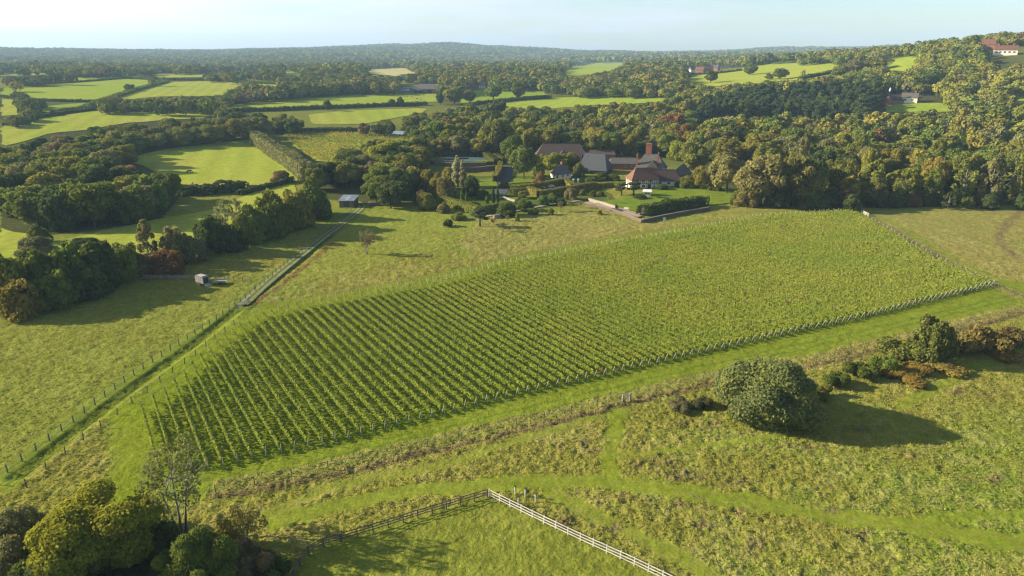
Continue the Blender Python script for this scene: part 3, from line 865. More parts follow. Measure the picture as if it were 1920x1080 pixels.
# ------------------------------------------------------------------ fences
def fence(name, label, line, step, ph, pw, rails, rw, mat, wire=False, group=None, lean=.03, cat='fence', pmat=None):
    L = resample(line, step)
    z = np.maximum(hz(L[:, 0], L[:, 1]), -5)
    c = L[len(L) // 2]
    root = empty(name, (c[0], c[1], float(z[len(L) // 2])), 0, label, cat, group)
    o = np.array([c[0], c[1], z[len(L) // 2]])
    b = MB().box((0, 0, ph / 2 - .1), (pw, pw, ph + .2), 0, .92); pm = mesh('post', b.v, b.f, pmat or mat)
    for i, p in enumerate(L):
        q = mobj('post', pm, root); q.location = (p[0] - o[0], p[1] - o[1], z[i] - o[2] + random.uniform(-.04, .04))
        T = L[min(i + 1, len(L) - 1)] - L[max(i - 1, 0)]
        q.rotation_euler = (random.uniform(-lean, lean), random.uniform(-lean, lean), math.atan2(T[1], T[0]))
    for h in rails:
        b = MB()
        for i in range(len(L) - 1):
            T = (L[i + 1] - L[i]); T /= np.linalg.norm(T); s = np.array([T[1], -T[0]]) * (pw / 2 + .015)
            j0, j1 = random.uniform(-.02, .02), random.uniform(-.02, .02)
            b.bar((L[i][0] + s[0] - o[0], L[i][1] + s[1] - o[1], z[i] + h - o[2] + j0), (L[i + 1][0] + s[0] - o[0], L[i + 1][1] + s[1] - o[1], z[i + 1] + h - o[2] + j1), .04 if not wire else rw, rw)
        b.build('wire' if wire else 'rail', mat if not wire else M_WIRE, root)
    return root
M_WIRE = solid('fence_wire', (.08, .075, .07), .9, .1, 1)
M_WHITE = solid('white_paint', (.66, .63, .57), .8, .22, 1.6)
M_PALERAIL = solid('weathered_white_rail', (.47, .435, .385), .9, .3, 1.3, .01, 6)
M_GREYRAIL = solid('greyed_timber', (.33, .30, .26), .9, .3, 2.5, .01, 6)
white_l = resample(UP([(917, 931), (1010, 977), (1100, 1020), (1180, 1056), (1270, 1100)]), 2.0)
fence('rail_fence', 'white painted three rail fence running from the corner post to the bottom edge', white_l, 1.9, 1.35, .12, (.35, .78, 1.22), .13, M_PALERAIL, lean=.03)
fence('rail_fence', 'dark brown post and rail fence, left arm of the paddock corner', smooth(UP([(914, 932), (860, 948), (780, 972), (700, 998), (640, 1015)]), 1), 2.1, 1.35, .14, (.4, .8, 1.2), .13, M_DARKWOOD, lean=.02)
fence('rail_fence', 'short dark rail fence dropping towards the bottom trees', smooth(UP([(638, 1016), (600, 1026), (578, 1038), (560, 1066), (540, 1110)]), 2), 2.1, 1.3, .14, (.4, .8, 1.15), .13, M_DARKWOOD, lean=.04)
lf = smooth(UP([(-15, 908), (20, 882), (120, 806), (250, 704), (360, 632), (440, 577), (478, 546)]), 2)
fence('post_fence', 'long post and wire fence along the left side of the green lane', lf, 3.0, 1.4, .15, (.45, .85, 1.25), .035, M_WOOD, True, lean=.05)
fence('post_fence', 'post and wire fence beside the stony track up to the shed', smooth(UP([(480, 544), (520, 510), (580, 464), (630, 424), (660, 396)]), 2), 3.0, 1.35, .15, (.45, .85, 1.25), .035, M_WOOD, True, lean=.05)
fence('post_fence', 'leaning dark post fence between green lane and the vineyard', smooth(UP([(50, 912), (90, 878), (190, 800), (300, 718), (380, 656), (440, 610)]), 2), 4.2, 1.4, .12, (.5, 1.2), .02, M_DARKWOOD, True, lean=.14)
fence('post_fence', 'post and wire fence on the right of the stony track, above the gate', smooth(UP([(472, 572), (520, 530), (580, 478), (640, 430)]), 2), 4.0, 1.2, .11, (.5, 1.1), .02, M_WOOD, True, lean=.06)
fence('wire_fence', 'thin dark post and wire fence on the dead grass bank under the vineyard', smooth(UP([(405, 925), (520, 900), (640, 875), (760, 848), (870, 820), (1000, 790), (1100, 767), (1166, 752)]), 2), 5.2, 1.45, .11, (.5, .9, 1.35), .02, M_DARKWOOD, True, lean=.05)
fence('wire_fence', 'thin post and wire fence from the field gate towards the round willow bush', smooth(UP([(1182, 750), (1240, 736), (1330, 713), (1400, 696)]), 2), 5.2, 1.4, .11, (.5, .9, 1.3), .02, M_DARKWOOD, True, lean=.05)
fence('wire_fence', 'thin post and wire fence behind the willow bush and the brambles', smooth(UP([(1530, 678), (1620, 655), (1700, 632), (1800, 612), (1925, 580)]), 2), 5.2, 1.4, .11, (.5, .9, 1.3), .02, M_DARKWOOD, True, lean=.05)
fence('rail_fence', 'pale new rail fence at the far right corner of the vineyard', UP([(1594, 390), (1612, 398), (1628, 406)]), 2.4, 1.4, .14, (.3, .75, 1.2), .2, M_PALERAIL, lean=.02)
fence('post_fence', 'dark post and wire fence sloping down the right end of the vineyard', smooth(UP([(1632, 408), (1690, 442), (1750, 480), (1830, 520), (1925, 558)]), 2), 4.6, 1.1, .1, (.4, .8, 1.1), .02, M_WOOD, True, lean=.05)
fence('rail_fence', 'grey paddock rail fence behind the horse trailer, left part', UP([(248, 524), (300, 523), (370, 523)]), 2.7, 1.3, .13, (.4, .8, 1.15), .12, M_GREYRAIL, lean=.03)
fence('post_fence', 'paddock post fence between flat trailer and the lane', UP([(386, 524), (430, 526), (472, 530)]), 2.7, 1.3, .13, (.45, .85, 1.2), .03, M_WOOD, True, lean=.04)

def gate(name, label, px0, px1, mat, h=1.25):
    a, c = U(*px0), U(*px1); v = c - a; ln = float(np.hypot(v[0], v[1])); rz = math.atan2(v[1], v[0])
    root = empty(name, a, rz, label, 'gate')
    for k in range(5): MB().bar((.1, 0, .25 + k * h / 5), (ln - .1, 0, .25 + k * h / 5), .05, .1).build('rail', mat, root)
    MB().bar((.15, .03, .2), (ln - .15, .03, h), .05, .08).build('brace', mat, root)
    for x in (0, ln): MB().box((x, 0, h / 2), (.18, .18, h + .35)).build('gate_post', mat, root)
gate('field_gate', 'grey five bar gate across the stony track beside the vineyard corner', (447, 580), (467, 566), M_GREYRAIL)
gate('field_gate', 'small grey gate in the wire fence on the dead grass bank', (1167, 753), (1181, 750), M_GREYRAIL)

M_TUBE = solid('tree_guard_plastic', (.5, .55, .48), .6, .1, 2)
for i, (px, py) in enumerate(((966, 927), (985, 932), (1004, 941), (972, 948))):
    p = U(px, py)
    e = empty('sapling_guard', p, 0, f'pale green plastic tube round a young tree, {ordinal(i + 1)} by the white fence corner', 'tree guard', 'sapling guards by the white fence')
    MB().lathe([(.09, 0), (.1, 1.25), (.08, 1.25), (.07, .05)], 10).build('tube', M_TUBE, e)
    MB().box((.13, 0, .7), (.04, .04, 1.4)).build('stake', M_WOOD, e)
    t = MB(); P = rng.normal(0, .12, (30, 3)) + (0, 0, 1.45); V, F = leafquads(P, rng.normal(0, 1, (30, 3)), .1, rng)
    lf_ = mobj('leaf_tuft', mesh('leaf_tuft', V, F, M_LEAF, face_v=rng.uniform(0, 1, 30)), e); lf_.color = (.09, .11, .03, 1)

# ------------------------------------------------------------------ hedges
def hedge(label, line, w, h, col, leaf=.35, name='hedge', wild=.25, dens=2.0, step=None, group=None, zoff=0., taper=.85):
    """one hedge: a solid leafy bank along a line, clipped (wild 0) or ragged"""
    L = resample(line, step or max(.8, w * .6)); T = np.gradient(L, axis=0); T /= np.maximum(np.linalg.norm(T, axis=1, keepdims=True), 1e-6)
    s = np.concatenate([[0], np.cumsum(np.linalg.norm(np.diff(L, axis=0), axis=1))]); ln = s[-1]
    area = ln * (2 * h + w); n = int(area * dens / (leaf * leaf * 1.2))
    t = rng.uniform(-w * .3, ln + w * .3, n); u = rng.uniform(0, 2 * h + w, n)
    tc = np.clip(t, 0, ln); ex = t - tc
    x = np.interp(tc, s, L[:, 0]); y = np.interp(tc, s, L[:, 1]); tx = np.interp(tc, s, T[:, 0]); ty = np.interp(tc, s, T[:, 1])
    x = x + tx * ex; y = y + ty * ex
    side = np.where(u < h, -1, np.where(u > h + w, 1, 0))
    hh = np.where(side == -1, u, np.where(side == 1, u - h - w, h))
    off = np.where(side == 0, u - h - w / 2, side * w / 2 * (1 - (1 - taper) * hh / h))
    lump = 1 + wild * (fbm(t / (h * .9), off / w + 3, 77, 3) - .5) * 2.4
    lump2 = 1 + wild * (fbm(t / (h * .6), hh / h + side * 5, 78, 2) - .5) * 2.0
    z0 = hz(x, y)
    nx, ny = ty, -tx
    P = np.stack([x + nx * off * lump2, y + ny * off * lump2, z0 + zoff + np.maximum(.05, hh * lump)], 1) + rng.normal(0, leaf * .2, (n, 3))
    Nn = np.stack([nx * side, ny * side, np.where(side == 0, 1.0, .15)], 1) + rng.normal(0, .3 + wild, (n, 3))
    c = L[len(L) // 2]; o = np.array([c[0], c[1], float(hz(c[0], c[1]))])
    V, F = leafquads(P - o, Nn, leaf, rng)
    v = np.clip(rng.normal(.5, .17, n) + (fbm(t / 2.5, hh / 2, 5, 2) - .5) * .5, 0, 1)
    root = empty(name, o, 0, label, 'hedge', group)
    m = mobj('foliage', mesh('foliage', V, F, M_HEDGE, face_v=v), root); k = PAL[col] if isinstance(col, str) else col
    m.color = (*k, 1)
    # dark wood inside
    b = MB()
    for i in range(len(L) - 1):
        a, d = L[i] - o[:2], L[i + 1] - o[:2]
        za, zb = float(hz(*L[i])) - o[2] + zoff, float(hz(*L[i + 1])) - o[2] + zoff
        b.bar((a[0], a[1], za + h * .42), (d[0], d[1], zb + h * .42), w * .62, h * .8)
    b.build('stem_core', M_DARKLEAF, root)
    return root
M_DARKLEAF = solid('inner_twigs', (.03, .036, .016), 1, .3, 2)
FAR = 'field hedges on the left hills'
for lb, L, w, h, c in (
    ('dark straight hedge along the top of the left pale pasture', [(27, 163), (75, 159), (133, 156), (235, 148)], 3, 3.2, 'dark'),
    ('thick diagonal hedge between two pale pastures', [(313, 154), (285, 162), (250, 172), (205, 187), (160, 204)], 7, 4, 'green'),
    ('low dark hedge at the foot of the pale pasture', [(70, 189), (120, 191), (178, 192)], 4, 3, 'dark'),
    ('long dark hedge above the long bright pasture', [(8, 236), (67, 223), (130, 212), (213, 203), (300, 201), (400, 201)], 4, 3.4, 'dark'),
    ('dark hedge above the cattle pasture', [(428, 197), (500, 187), (570, 181), (640, 175)], 4, 3, 'dark'),
    ('dark hedge in place of the shadow band between cattle pasture and narrow pasture', [(440, 210), (520, 208), (640, 203), (730, 199), (800, 197)], 4, 4.5, 'dark'),  # dark leaves put where a band of shadow lies
    ('hedge behind the two bright far pastures', [(235, 147), (310, 151), (400, 151), (470, 157), (540, 160)], 5, 5, 'green'),
    ('clipped hedge along the back of the yellow vineyard', [(520, 249), (600, 247), (690, 246.5)], 3.5, 4, 'dark'),
    ('dark hedge on top of the right hand hill pasture', [(1450, 121), (1500, 118), (1570, 114)], 4, 5, 'dark'),
    ('hedge across the right hand hill pasture', [(1500, 150), (1530, 144), (1592, 132)], 5, 5, 'dark'),
    ('dark low hedge under the far right trees', [(1283, 142), (1350, 138), (1390, 133)], 4, 4, 'dark'),
    ('hedge between lane and small sloping pasture', [(0, 182), (27, 185), (38, 190)], 3, 3, 'dark'),
    ('short hedge behind the strip pasture', [(100, 212), (150, 206), (200, 201)], 5, 4, 'olive'),
    ('dark hedge standing in for shade before the wood behind the farmhouse', [(880, 199), (960, 190), (1030, 185)], 5, 5, 'dark')):  # hedge added as a dark strip for the shade by the wood
    hedge(lb, UP(L), w, h * .72, c, .9, 'field_hedge', .3, 1.6, group=FAR if L[0][0] < 900 else None)
hedge('tall pale olive hedge dividing horse paddock from yellow vineyard', smooth(UP([(478, 268), (500, 284), (530, 304), (555, 322), (578, 340)]), 2), 6, 8.5, (.2, .21, .085), .55, 'tall_hedge', .22, 2.0)
hedge('low ragged dark hedge at the foot of the horse paddock', UP([(345, 366), (390, 364), (440, 360), (455, 356)]), 6, 4.2, 'dark', .6, 'field_hedge', .45)
hedge('thin low hedge between horse paddock and meadow strip', UP([(450, 366), (490, 356), (520, 348), (548, 341)]), 2.5, 2.2, 'dark', .5, 'field_hedge', .4)
YEW = (.17, .19, .04); BEECH = (.2, .185, .045)
GH = 'clipped garden hedges'
for lb, L, w, h, c in (
    ('tall clipped hedge along the back of the car park', [(963, 362), (1000, 357), (1058, 346)], 2.2, 3.2, BEECH),
    ('clipped hedge at the right end of the car park', [(1060, 346), (1073, 358)], 2.2, 3.2, BEECH),
    ('clipped hedge along the front of the car park', [(1012, 371), (1034, 368), (1060, 363)], 2.0, 3.2, BEECH),
    ('short clipped hedge at the left end of the car park', [(994, 363), (1010, 370)], 3.0, 3.2, BEECH),
    ('low clipped hedge running left of the car park', [(962, 364), (985, 362)], 3.5, 2.6, BEECH),
    ('clipped hedge right of the white gate pillars', [(1066, 362), (1090, 357), (1114, 353)], 2.2, 3.0, BEECH),
    ('low clipped hedge by the topiary garden', [(1116, 352), (1150, 350)], 2.2, 2.0, BEECH),
    ('long clipped hedge at the orchard edge, left arm', [(826, 382), (860, 391), (896, 402)], 2.5, 3.3, YEW),
    ('short clipped hedge at the orchard edge, right arm', [(899, 402), (915, 399), (931, 396)], 2.2, 3.3, YEW),
    ('clipped avenue hedge beside the driveway', [(884, 279), (905, 292), (930, 309)], 3.0, 3.5, (.09, .105, .022)),
    ('second clipped avenue hedge across the driveway', [(924, 294), (945, 306)], 2.5, 3.0, (.11, .115, .022)),
    ('clipped hedge round the walled kitchen garden', [(938, 313), (936, 327), (928, 341)], 2.5, 3.2, BEECH),
    ('clipped hedge below the tennis court', [(800, 308), (835, 309), (880, 310), (930, 309)], 1.6, 1.8, (.09, .1, .022))):
    hedge(lb, UP(L), w, h, c, .28, 'garden_hedge', .03, 1.8, group=GH, taper=.97)
hedge('dark shrubby hedge on the terrace above the retaining wall', UP([(1204, 405), (1240, 399), (1280, 392), (1318, 386)]), 4, 3.6, (.085, .12, .03), .34, 'garden_hedge', .35, 2.0, zoff=.6)
# ------------------------------------------------------------------ trees placed one by one
# (kind, x, foot, top, width, colour, label)
ONE = [
 # near trees at the lower left
 ('oak', 195, 1082, 932, 205, (.28, .285, .04), 'yellow green round maple, brightest of the lower left trees'),
 ('wild', 42, 1084, 965, 165, 'grey', 'grey green rounded tree in the lower left corner'),
 ('wild', 372, 1112, 1003, 158, 'green', 'green and gold leafy tree at the bottom, right of the yellow maple'),
 ('thin', 342, 1000, 822, 150, (.24, .25, .075), 'tall sparse open tree with bare twin stems before the vine rows'),
 ('clump', 250, 1010, 950, 110, 'olive', 'low dull green undergrowth shrub behind the yellow maple'),
 ('thin', 458, 1028, 952, 95, 'gold', 'straggly gold leaved thorn right of the sparse tall tree'),
 ('clump', 470, 1085, 1022, 90, 'brown', 'leafless grey brown thorn thicket at the bottom'),
 ('clump', 290, 1045, 985, 95, 'dark', 'dark undergrowth shrub between maple and sparse tree'),
 ('clump', 505, 1095, 1052, 90, 'dark', 'dark low shrub beside the short rail fence'),
 ('wild', 130, 1125, 1024, 175, 'dark', 'dark leafy tree at the bottom edge under the grey green one'),
 ('clump', 415, 1035, 990, 75, 'gold', 'small gold tinted shrub under the straggly thorn'),
 # lone trees and bushes round the vineyard
 ('dome', 1437, 781, 660, 194, (.16, .185, .065), 'big round grey green willow bush casting a long shadow'),
 ('wild', 1742, 674, 590, 84, (.17, .185, .05), 'upright dark green bush on the bank by the brambles'),
 ('clump', 1685, 672, 644, 90, 'olive', 'low green thorn spreading left of the upright bush'),
 ('clump', 1565, 722, 698, 50, 'green', 'green low thorn right of the willow bush'),
 ('clump', 1612, 705, 678, 60, 'green', 'low thorn between willow bush and upright bush'),
 ('clump', 1540, 745, 720, 40, 'olive', 'olive thorn tucked behind the willow shadow'),
 ('clump', 1655, 694, 664, 48, 'green', 'small green thorn beside the orange bracken'),
 ('clump', 1845, 658, 612, 90, (.2, .165, .05), 'orange brown bramble mound right of the upright bush'),
 ('clump', 1800, 660, 624, 70, (.19, .17, .05), 'gold and green bramble mound against the upright bush'),
 ('clump', 1895, 648, 612, 60, (.18, .14, .05), 'rust coloured bramble mound at the right edge'),
 ('clump', 1700, 706, 690, 100, (.26, .2, .05), 'low orange bracken patch under the upright bush'),
 ('clump', 1770, 694, 680, 80, (.23, .19, .05), 'low yellow brown bracken patch beside the orange one'),
 ('clump', 1880, 672, 658, 60, (.22, .16, .045), 'orange bracken patch below the rust coloured brambles'),
 ('clump', 1275, 766, 750, 50, (.22, .19, .09), 'brown reedy clump left of the willow bush'),
 ('clump', 1315, 762, 746, 40, (.13, .14, .055), 'dull green clump touching the willow bush'),
 ('thin', 688, 476, 428, 36, 'brown', 'lone small brown leaved tree in the orchard meadow'),
 # belt of trees along the upper left paddock
 ('wild', 22, 578, 470, 92, 'olive', 'olive tree at the left end of the paddock belt'),
 ('dome', 78, 562, 458, 84, 'green', 'green tree second in the paddock belt'),
 ('wild', 135, 552, 450, 92, 'green', 'broad green thorn third in the paddock belt'),
 ('dome', 190, 537, 442, 88, 'dark', 'dark round tree in the paddock belt behind the gold one'),
 ('wild', 45, 590, 520, 90, 'gold', 'gold tinted thorn at the foot of the left paddock belt'),
 ('wild', 110, 575, 505, 85, 'green', 'leafy thorn at the foot of the paddock belt'),
 ('wild', 238, 522, 452, 72, 'green', 'green thorn in the middle of the paddock belt'),
 ('wild', 170, 556, 492, 80, 'dark', 'dark thorn low in the paddock belt'),
 ('birch', 282, 498, 414, 40, 'grey', 'slim pale birch standing clear of the paddock belt'),
 ('wild', 312, 512, 468, 76, 'russet', 'reddish brown thorn low in the paddock belt'),
 ('dome', 262, 518, 470, 50, 'russet', 'dull red thorn left of the reddish brown one'),
 ('wild', 333, 492, 420, 58, 'grey', 'grey green willow in the paddock belt'),
 ('wild', 365, 490, 440, 56, 'grey', 'smaller grey willow right of the first'),
 ('wild', 396, 474, 400, 66, 'dark', 'dark oak in the paddock belt right of the willows'),
 ('thin', 424, 458, 368, 36, 'grey', 'slim half bare ash in the paddock belt'),
 ('thin', 450, 452, 364, 34, 'grey', 'second half bare ash beside the first'),
 ('dome', 478, 452, 380, 70, 'green', 'green oak right of the bare ashes'),
 ('wild', 515, 440, 356, 78, 'green', 'tall green oak towards the shed'),
 ('wild', 555, 426, 352, 76, 'olive', 'olive oak near the shed'),
 ('dome', 590, 408, 335, 70, 'green', 'green oak left of the shed'),
 ('wild', 436, 470, 420, 60, 'dark', 'dark thorn under the ashes'),
 ('dome', 600, 402, 362, 44, 'dark', 'dark thorn against the shed wall'),
 ('dome', 160, 462, 444, 60, 'dark', 'low bush on the meadow strip'),
 ('dome', 70, 478, 440, 70, 'grey', 'pale green scrub on the meadow strip'),
 ('dome', 75, 455, 420, 40, 'green', 'scrub at the corner of the left wood'),
 # single trees out on the fields
 ('dome', 527, 342, 318, 38, 'brown', 'dark bush standing on the horse paddock edge'),
 ('oak', 244, 171, 157, 20, 'dark', 'small dark oak alone on the pale pasture'),
 ('oak', 614, 207, 187, 15, 'dark', 'upright dark oak alone on the cattle pasture'),
 ('dome', 735, 199, 183, 17, 'dark', 'round dark bush on the cattle pasture, left of a pair'),
 ('dome', 751, 199, 181, 17, 'dark', 'round dark bush on the cattle pasture, right of a pair'),
 ('oak', 826, 196, 175, 16, 'dark', 'small dark oak left of the big oak by the cattle pasture'),
 ('oak', 852, 195, 163, 40, 'olive', 'big spreading oak at the end of the cattle pasture'),
 ('oak', 880, 194, 168, 26, 'grey', 'grey green tree right of the big spreading oak'),
 ('oak', 925, 187, 158, 36, 'green', 'broad oak left of the two on the sunlit pasture'),
 ('oak', 972, 186, 152, 28, 'green', 'narrower oak right of the two on the sunlit pasture'),
 ('oak', 902, 162, 148, 14, 'gold', 'golden tree beside the little white house'),
 ('oak', 1332, 156, 132, 24, 'green', 'oak at the left end of the hill pasture'),
 ('oak', 1405, 141, 121, 27, 'green', 'round oak in the middle of the hill pasture'),
 ('oak', 1462, 150, 128, 28, 'green', 'oak at the lower edge of the hill pasture'),
 ('oak', 1442, 150, 137, 18, 'olive', 'smaller tree left of the hill pasture oak'),
 ('oak', 1575, 146, 122, 36, 'olive', 'broad olive oak right of the hill pasture'),
 ('oak', 1600, 138, 112, 36, 'grey', 'pale round oak above the hill pasture corner'),
 ('oak', 1640, 132, 106, 40, 'olive', 'spreading oak beside the hilltop pasture'),
 ('thin', 1505, 148, 131, 12, 'brown', 'thin brown tree on the hill pasture'),
 ('oak', 1764, 92, 72, 20, 'dark', 'dark tree breaking the skyline of the right hill'),
 # understory at the lawn corner wood
 ('dome', 1455, 388, 352, 46, 'dark', 'dark evergreen shrub under the lawn corner oaks'),
 ('dome', 1520, 388, 345, 56, 'green', 'leafy green shrub right of the broad gold oak'),
 ('dome', 1385, 384, 352, 34, 'olive', 'olive shrub at the foot of the tall lawn oak'),
 ('dome', 1470, 380, 320, 50, 'olive', 'leafy olive tree between the two lawn corner oaks'),
 ('dome', 1555, 388, 352, 50, 'dark', 'dark shrub at the wood edge near the pale fence'),
 ('dome', 1340, 358, 330, 26, 'olive', 'small olive tree behind the pale gold oak'),
 ('dome', 1130, 338, 322, 30, 'dark', 'dark shrub bed in front of the slate barn'),
 ('dome', 1150, 338, 324, 26, 'green', 'green shrub bed in front of the brick wing'),
 ('dome', 1105, 346, 330, 22, 'green', 'green shrub right of the white cottage'),
 ('dome', 1275, 350, 338, 30, 'dark', 'dark shrub under the tiled wing'),
 ('dome', 1240, 356, 344, 26, 'dark', 'low dark shrubs along the timbered house terrace'),
 ('dome', 905, 372, 352, 26, 'dark', 'dark shrub mass left of the driveway'),
 ('dome', 890, 392, 376, 26, 'dark', 'dark shrub inside the clipped orchard hedge'),
 ('dome', 945, 352, 336, 20, 'green', 'green shrub at the driveway bend'),
 ('dome', 1000, 402, 388, 20, 'green', 'green shrub by the garden path'),
 ('dome', 975, 384, 368, 22, 'dark', 'dark shrub below the small garden lawn'),
 ('dome', 1052, 384, 370, 22, 'dark', 'dark shrub above the garden path end'),
 ('dome', 1010, 330, 300, 26, 'green', 'green tree between round tree and yellow trees'),
 ('dome', 1000, 356, 338, 16, 'brown', 'brownish bush at the left end of the cottage'),
 ('dome', 1270, 300, 262, 40, 'lime', 'yellow green tree behind the pavilion'),
 ('dome', 1180, 290, 262, 36, 'lime', 'yellow green tree behind the brick wing'),
 ('dome', 1300, 316, 276, 40, 'green', 'green tree above the pavilion'),
 # garden
 ('dome', 786, 352, 312, 34, 'gold', 'domed golden evergreen, first in the garden row'),
 ('dome', 803, 358, 314, 34, 'gold', 'domed golden evergreen, second in the garden row'),
 ('dome', 820, 366, 322, 34, 'gold', 'domed golden evergreen, third in the garden row'),
 ('dome', 836, 372, 322, 40, (.2, .18, .05), 'domed golden evergreen, largest at the front of the garden row'),
 ('dome', 842, 340, 308, 30, 'gold', 'domed golden evergreen behind the pale feathery tree'),
 ('column', 858, 350, 294, 24, (.3, .3, .15), 'pale feathery pointed tree in the garden'),
 ('column', 868, 352, 300, 16, (.28, .28, .14), 'slim pale feathery tree beside the taller one'),
 ('dome', 885, 366, 326, 36, 'dark', 'dark evergreen right of the pale feathery tree'),
 ('column', 866, 388, 357, 7, 'green', 'short slim cypress, first of the left pair'),
 ('column', 875, 390, 360, 7, 'green', 'short slim cypress, second of the left pair'),
 ('column', 925, 386, 350, 8, (.07, .11, .03), 'tall slim cypress, left of the right pair'),
 ('column', 933, 390, 351, 8, (.07, .11, .03), 'tall slim cypress, right of the right pair'),
 ('column', 913, 388, 367, 9, 'green', 'stubby cypress beside the tall pair'),
 ('pine', 900, 424, 388, 40, (.1, .14, .07), 'blue green spreading pine at the orchard corner'),
 ('dome', 800, 392, 358, 40, 'olive', 'olive shrub at the top of the orchard meadow'),
 ('dome', 790, 384, 352, 30, 'brown', 'brownish shrub left of the orchard hedge'),
 ('dome', 832, 398, 378, 26, 'grey', 'grey shrub under the long clipped hedge'),
 ('clump', 860, 412, 398, 30, 'olive', 'low shrub under the clipped hedge end'),
 ('clump', 840, 425, 410, 22, 'dark', 'small dark shrub in the orchard'),
 ('dome', 952, 404, 378, 44, 'dark', 'dark shrub border above the garden path'),
 ('dome', 985, 394, 372, 40, 'green', 'green shrub border above the garden path'),
 ('dome', 1018, 384, 364, 26, (.14, .2, .045), 'rounded green bush in front of the car park hedge, left'),
 ('dome', 1036, 378, 361, 26, (.17, .22, .045), 'rounded bright green bush in front of the car park hedge, right'),
 ('dome', 1070, 374, 348, 28, 'grey', 'silvery rounded tree in front of the car park'),
 ('oak', 980, 372, 356, 20, 'olive', 'small olive tree on the garden lawn'),
 ('dome', 1092, 366, 354, 14, 'olive', 'ball shaped shrub left of the topiary'),
 ('dome', 1112, 368, 355, 15, (.12, .13, .035), 'ball shaped topiary, left of two'),
 ('dome', 1127, 366, 357, 13, (.12, .13, .035), 'ball shaped topiary, right of two'),
 ('pine', 1165, 366, 340, 30, (.12, .125, .05), 'cloud pruned pale tree before the timbered house'),
 ('pine', 1188, 366, 340, 34, (.11, .13, .04), 'second cloud pruned tree before the timbered house'),
 ('dome', 1200, 373, 362, 26, 'dark', 'dark clipped shrub beside the white arbour'),
 ('dome', 1155, 389, 381, 8, 'brown', 'small dark ball shrub on the lawn edge'),
 ('thin', 1141, 381, 361, 9, 'gold', 'thin young gold tree on the lawn edge'),
 ('dome', 1290, 352, 326, 40, 'olive', 'olive tree beside the pyramid roof'),
 ('oak', 1315, 356, 310, 34, 'gold', 'small golden tree at the top of the lawn'),
 ('oak', 1362, 362, 290, 70, (.27, .25, .09), 'pale gold oak at the lawn edge with dark trunk'),
 ('oak', 1425, 384, 290, 92, (.24, .21, .075), 'tall gold brown oak at the lawn corner'),
 ('oak', 1492, 386, 292, 86, (.2, .2, .06), 'broad olive gold oak right of the lawn corner'),
 ('dome', 1400, 386, 340, 50, (.24, .21, .07), 'leafy gold lower tree in front of the lawn corner oaks'),
 ('oak', 935, 292, 222, 56, (.18, .2, .05), 'tall pale green lime tree over the avenue hedge'),
 ('oak', 962, 312, 252, 46, 'green', 'green oak left of the tiled barn'),
 ('oak', 982, 336, 273, 52, (.14, .19, .045), 'full round tree left of the white cottage'),
 ('dome', 1014, 344, 320, 22, 'russet', 'brownish bush beside the white cottage'),
 ('oak', 1040, 322, 286, 44, 'lime', 'bright yellow green tree before the tiled barn'),
 ('oak', 1068, 318, 284, 36, 'lime', 'second bright yellow green tree before the tiled barn'),
 ('oak', 1020, 318, 288, 30, 'lime', 'small yellow green tree at the left of the tiled barn'),
 ('dome', 1085, 330, 300, 22, 'olive', 'bronze leaved shrub at the slate barn corner'),
 ('oak', 1108, 290, 276, 40, 'gold', 'gold climber tree behind the slate barn'),
 ('oak', 1258, 262, 213, 44, 'russet', 'reddish copper tree behind the big chimney house'),
 ('dome', 768, 332, 284, 50, 'green', 'green tree left of the tennis court'),
 ('oak', 720, 320, 262, 66, 'lime', 'yellow green tree at the foot of the far vineyard'),
 ('oak', 660, 330, 280, 56, 'olive', 'olive tree left of the yellow green one below the far vineyard'),
 ('dome', 752, 296, 268, 50, 'dark', 'dark spreading shrub under the far vineyard'),
]
ONE.sort(key=lambda r: r[2])
for k, px, ft, tp, w, c, lb in ONE:
    nm = None; ct = None
    if 'bramble' in lb or 'bracken' in lb: nm, ct = ('bramble_patch', 'bramble') if 'bramble' in lb else ('bracken_patch', 'bracken')
    elif k in ('dome', 'wild') and ('tree' in lb or 'evergreen' in lb): nm, ct = 'round_tree', 'tree'
    elif k == 'column' and 'feathery' in lb: nm, ct = 'conifer', 'tree'
    elif k == 'pine' and 'cloud' in lb: nm, ct = 'topiary_tree', 'tree'
    elif 'ball' in lb: nm, ct = 'topiary_ball', 'topiary'
    TR(k, px, ft, tp, w, c, lb, None, nm, ct)
# young fruit trees in the top of the orchard meadow
for i, (px, ft, tp, w, c) in enumerate(((970, 414, 396, 9, 'lime'), (993, 403, 389, 14, 'olive'), (1013, 398, 388, 12, 'brown'), (1033, 402, 388, 13, 'lime'), (1051, 397, 374, 15, 'brown'), (1068, 395, 372, 13, 'olive'),
                                     (1088, 390, 374, 10, 'brown'), (1124, 402, 392, 11, 'lime'), (952, 414, 402, 10, 'olive'), (942, 434, 412, 14, 'grey'), (962, 432, 420, 10, 'brown'), (983, 437, 422, 5, 'grey'), (925, 420, 408, 14, 'russet'))):
    TR('thin' if c != 'lime' else 'dome', px, ft, tp, w, c, f'small young fruit tree in the orchard meadow, {ordinal(i + 1)} of the planting by the garden path', 'young fruit trees below the garden path', 'fruit_tree', 'fruit tree')

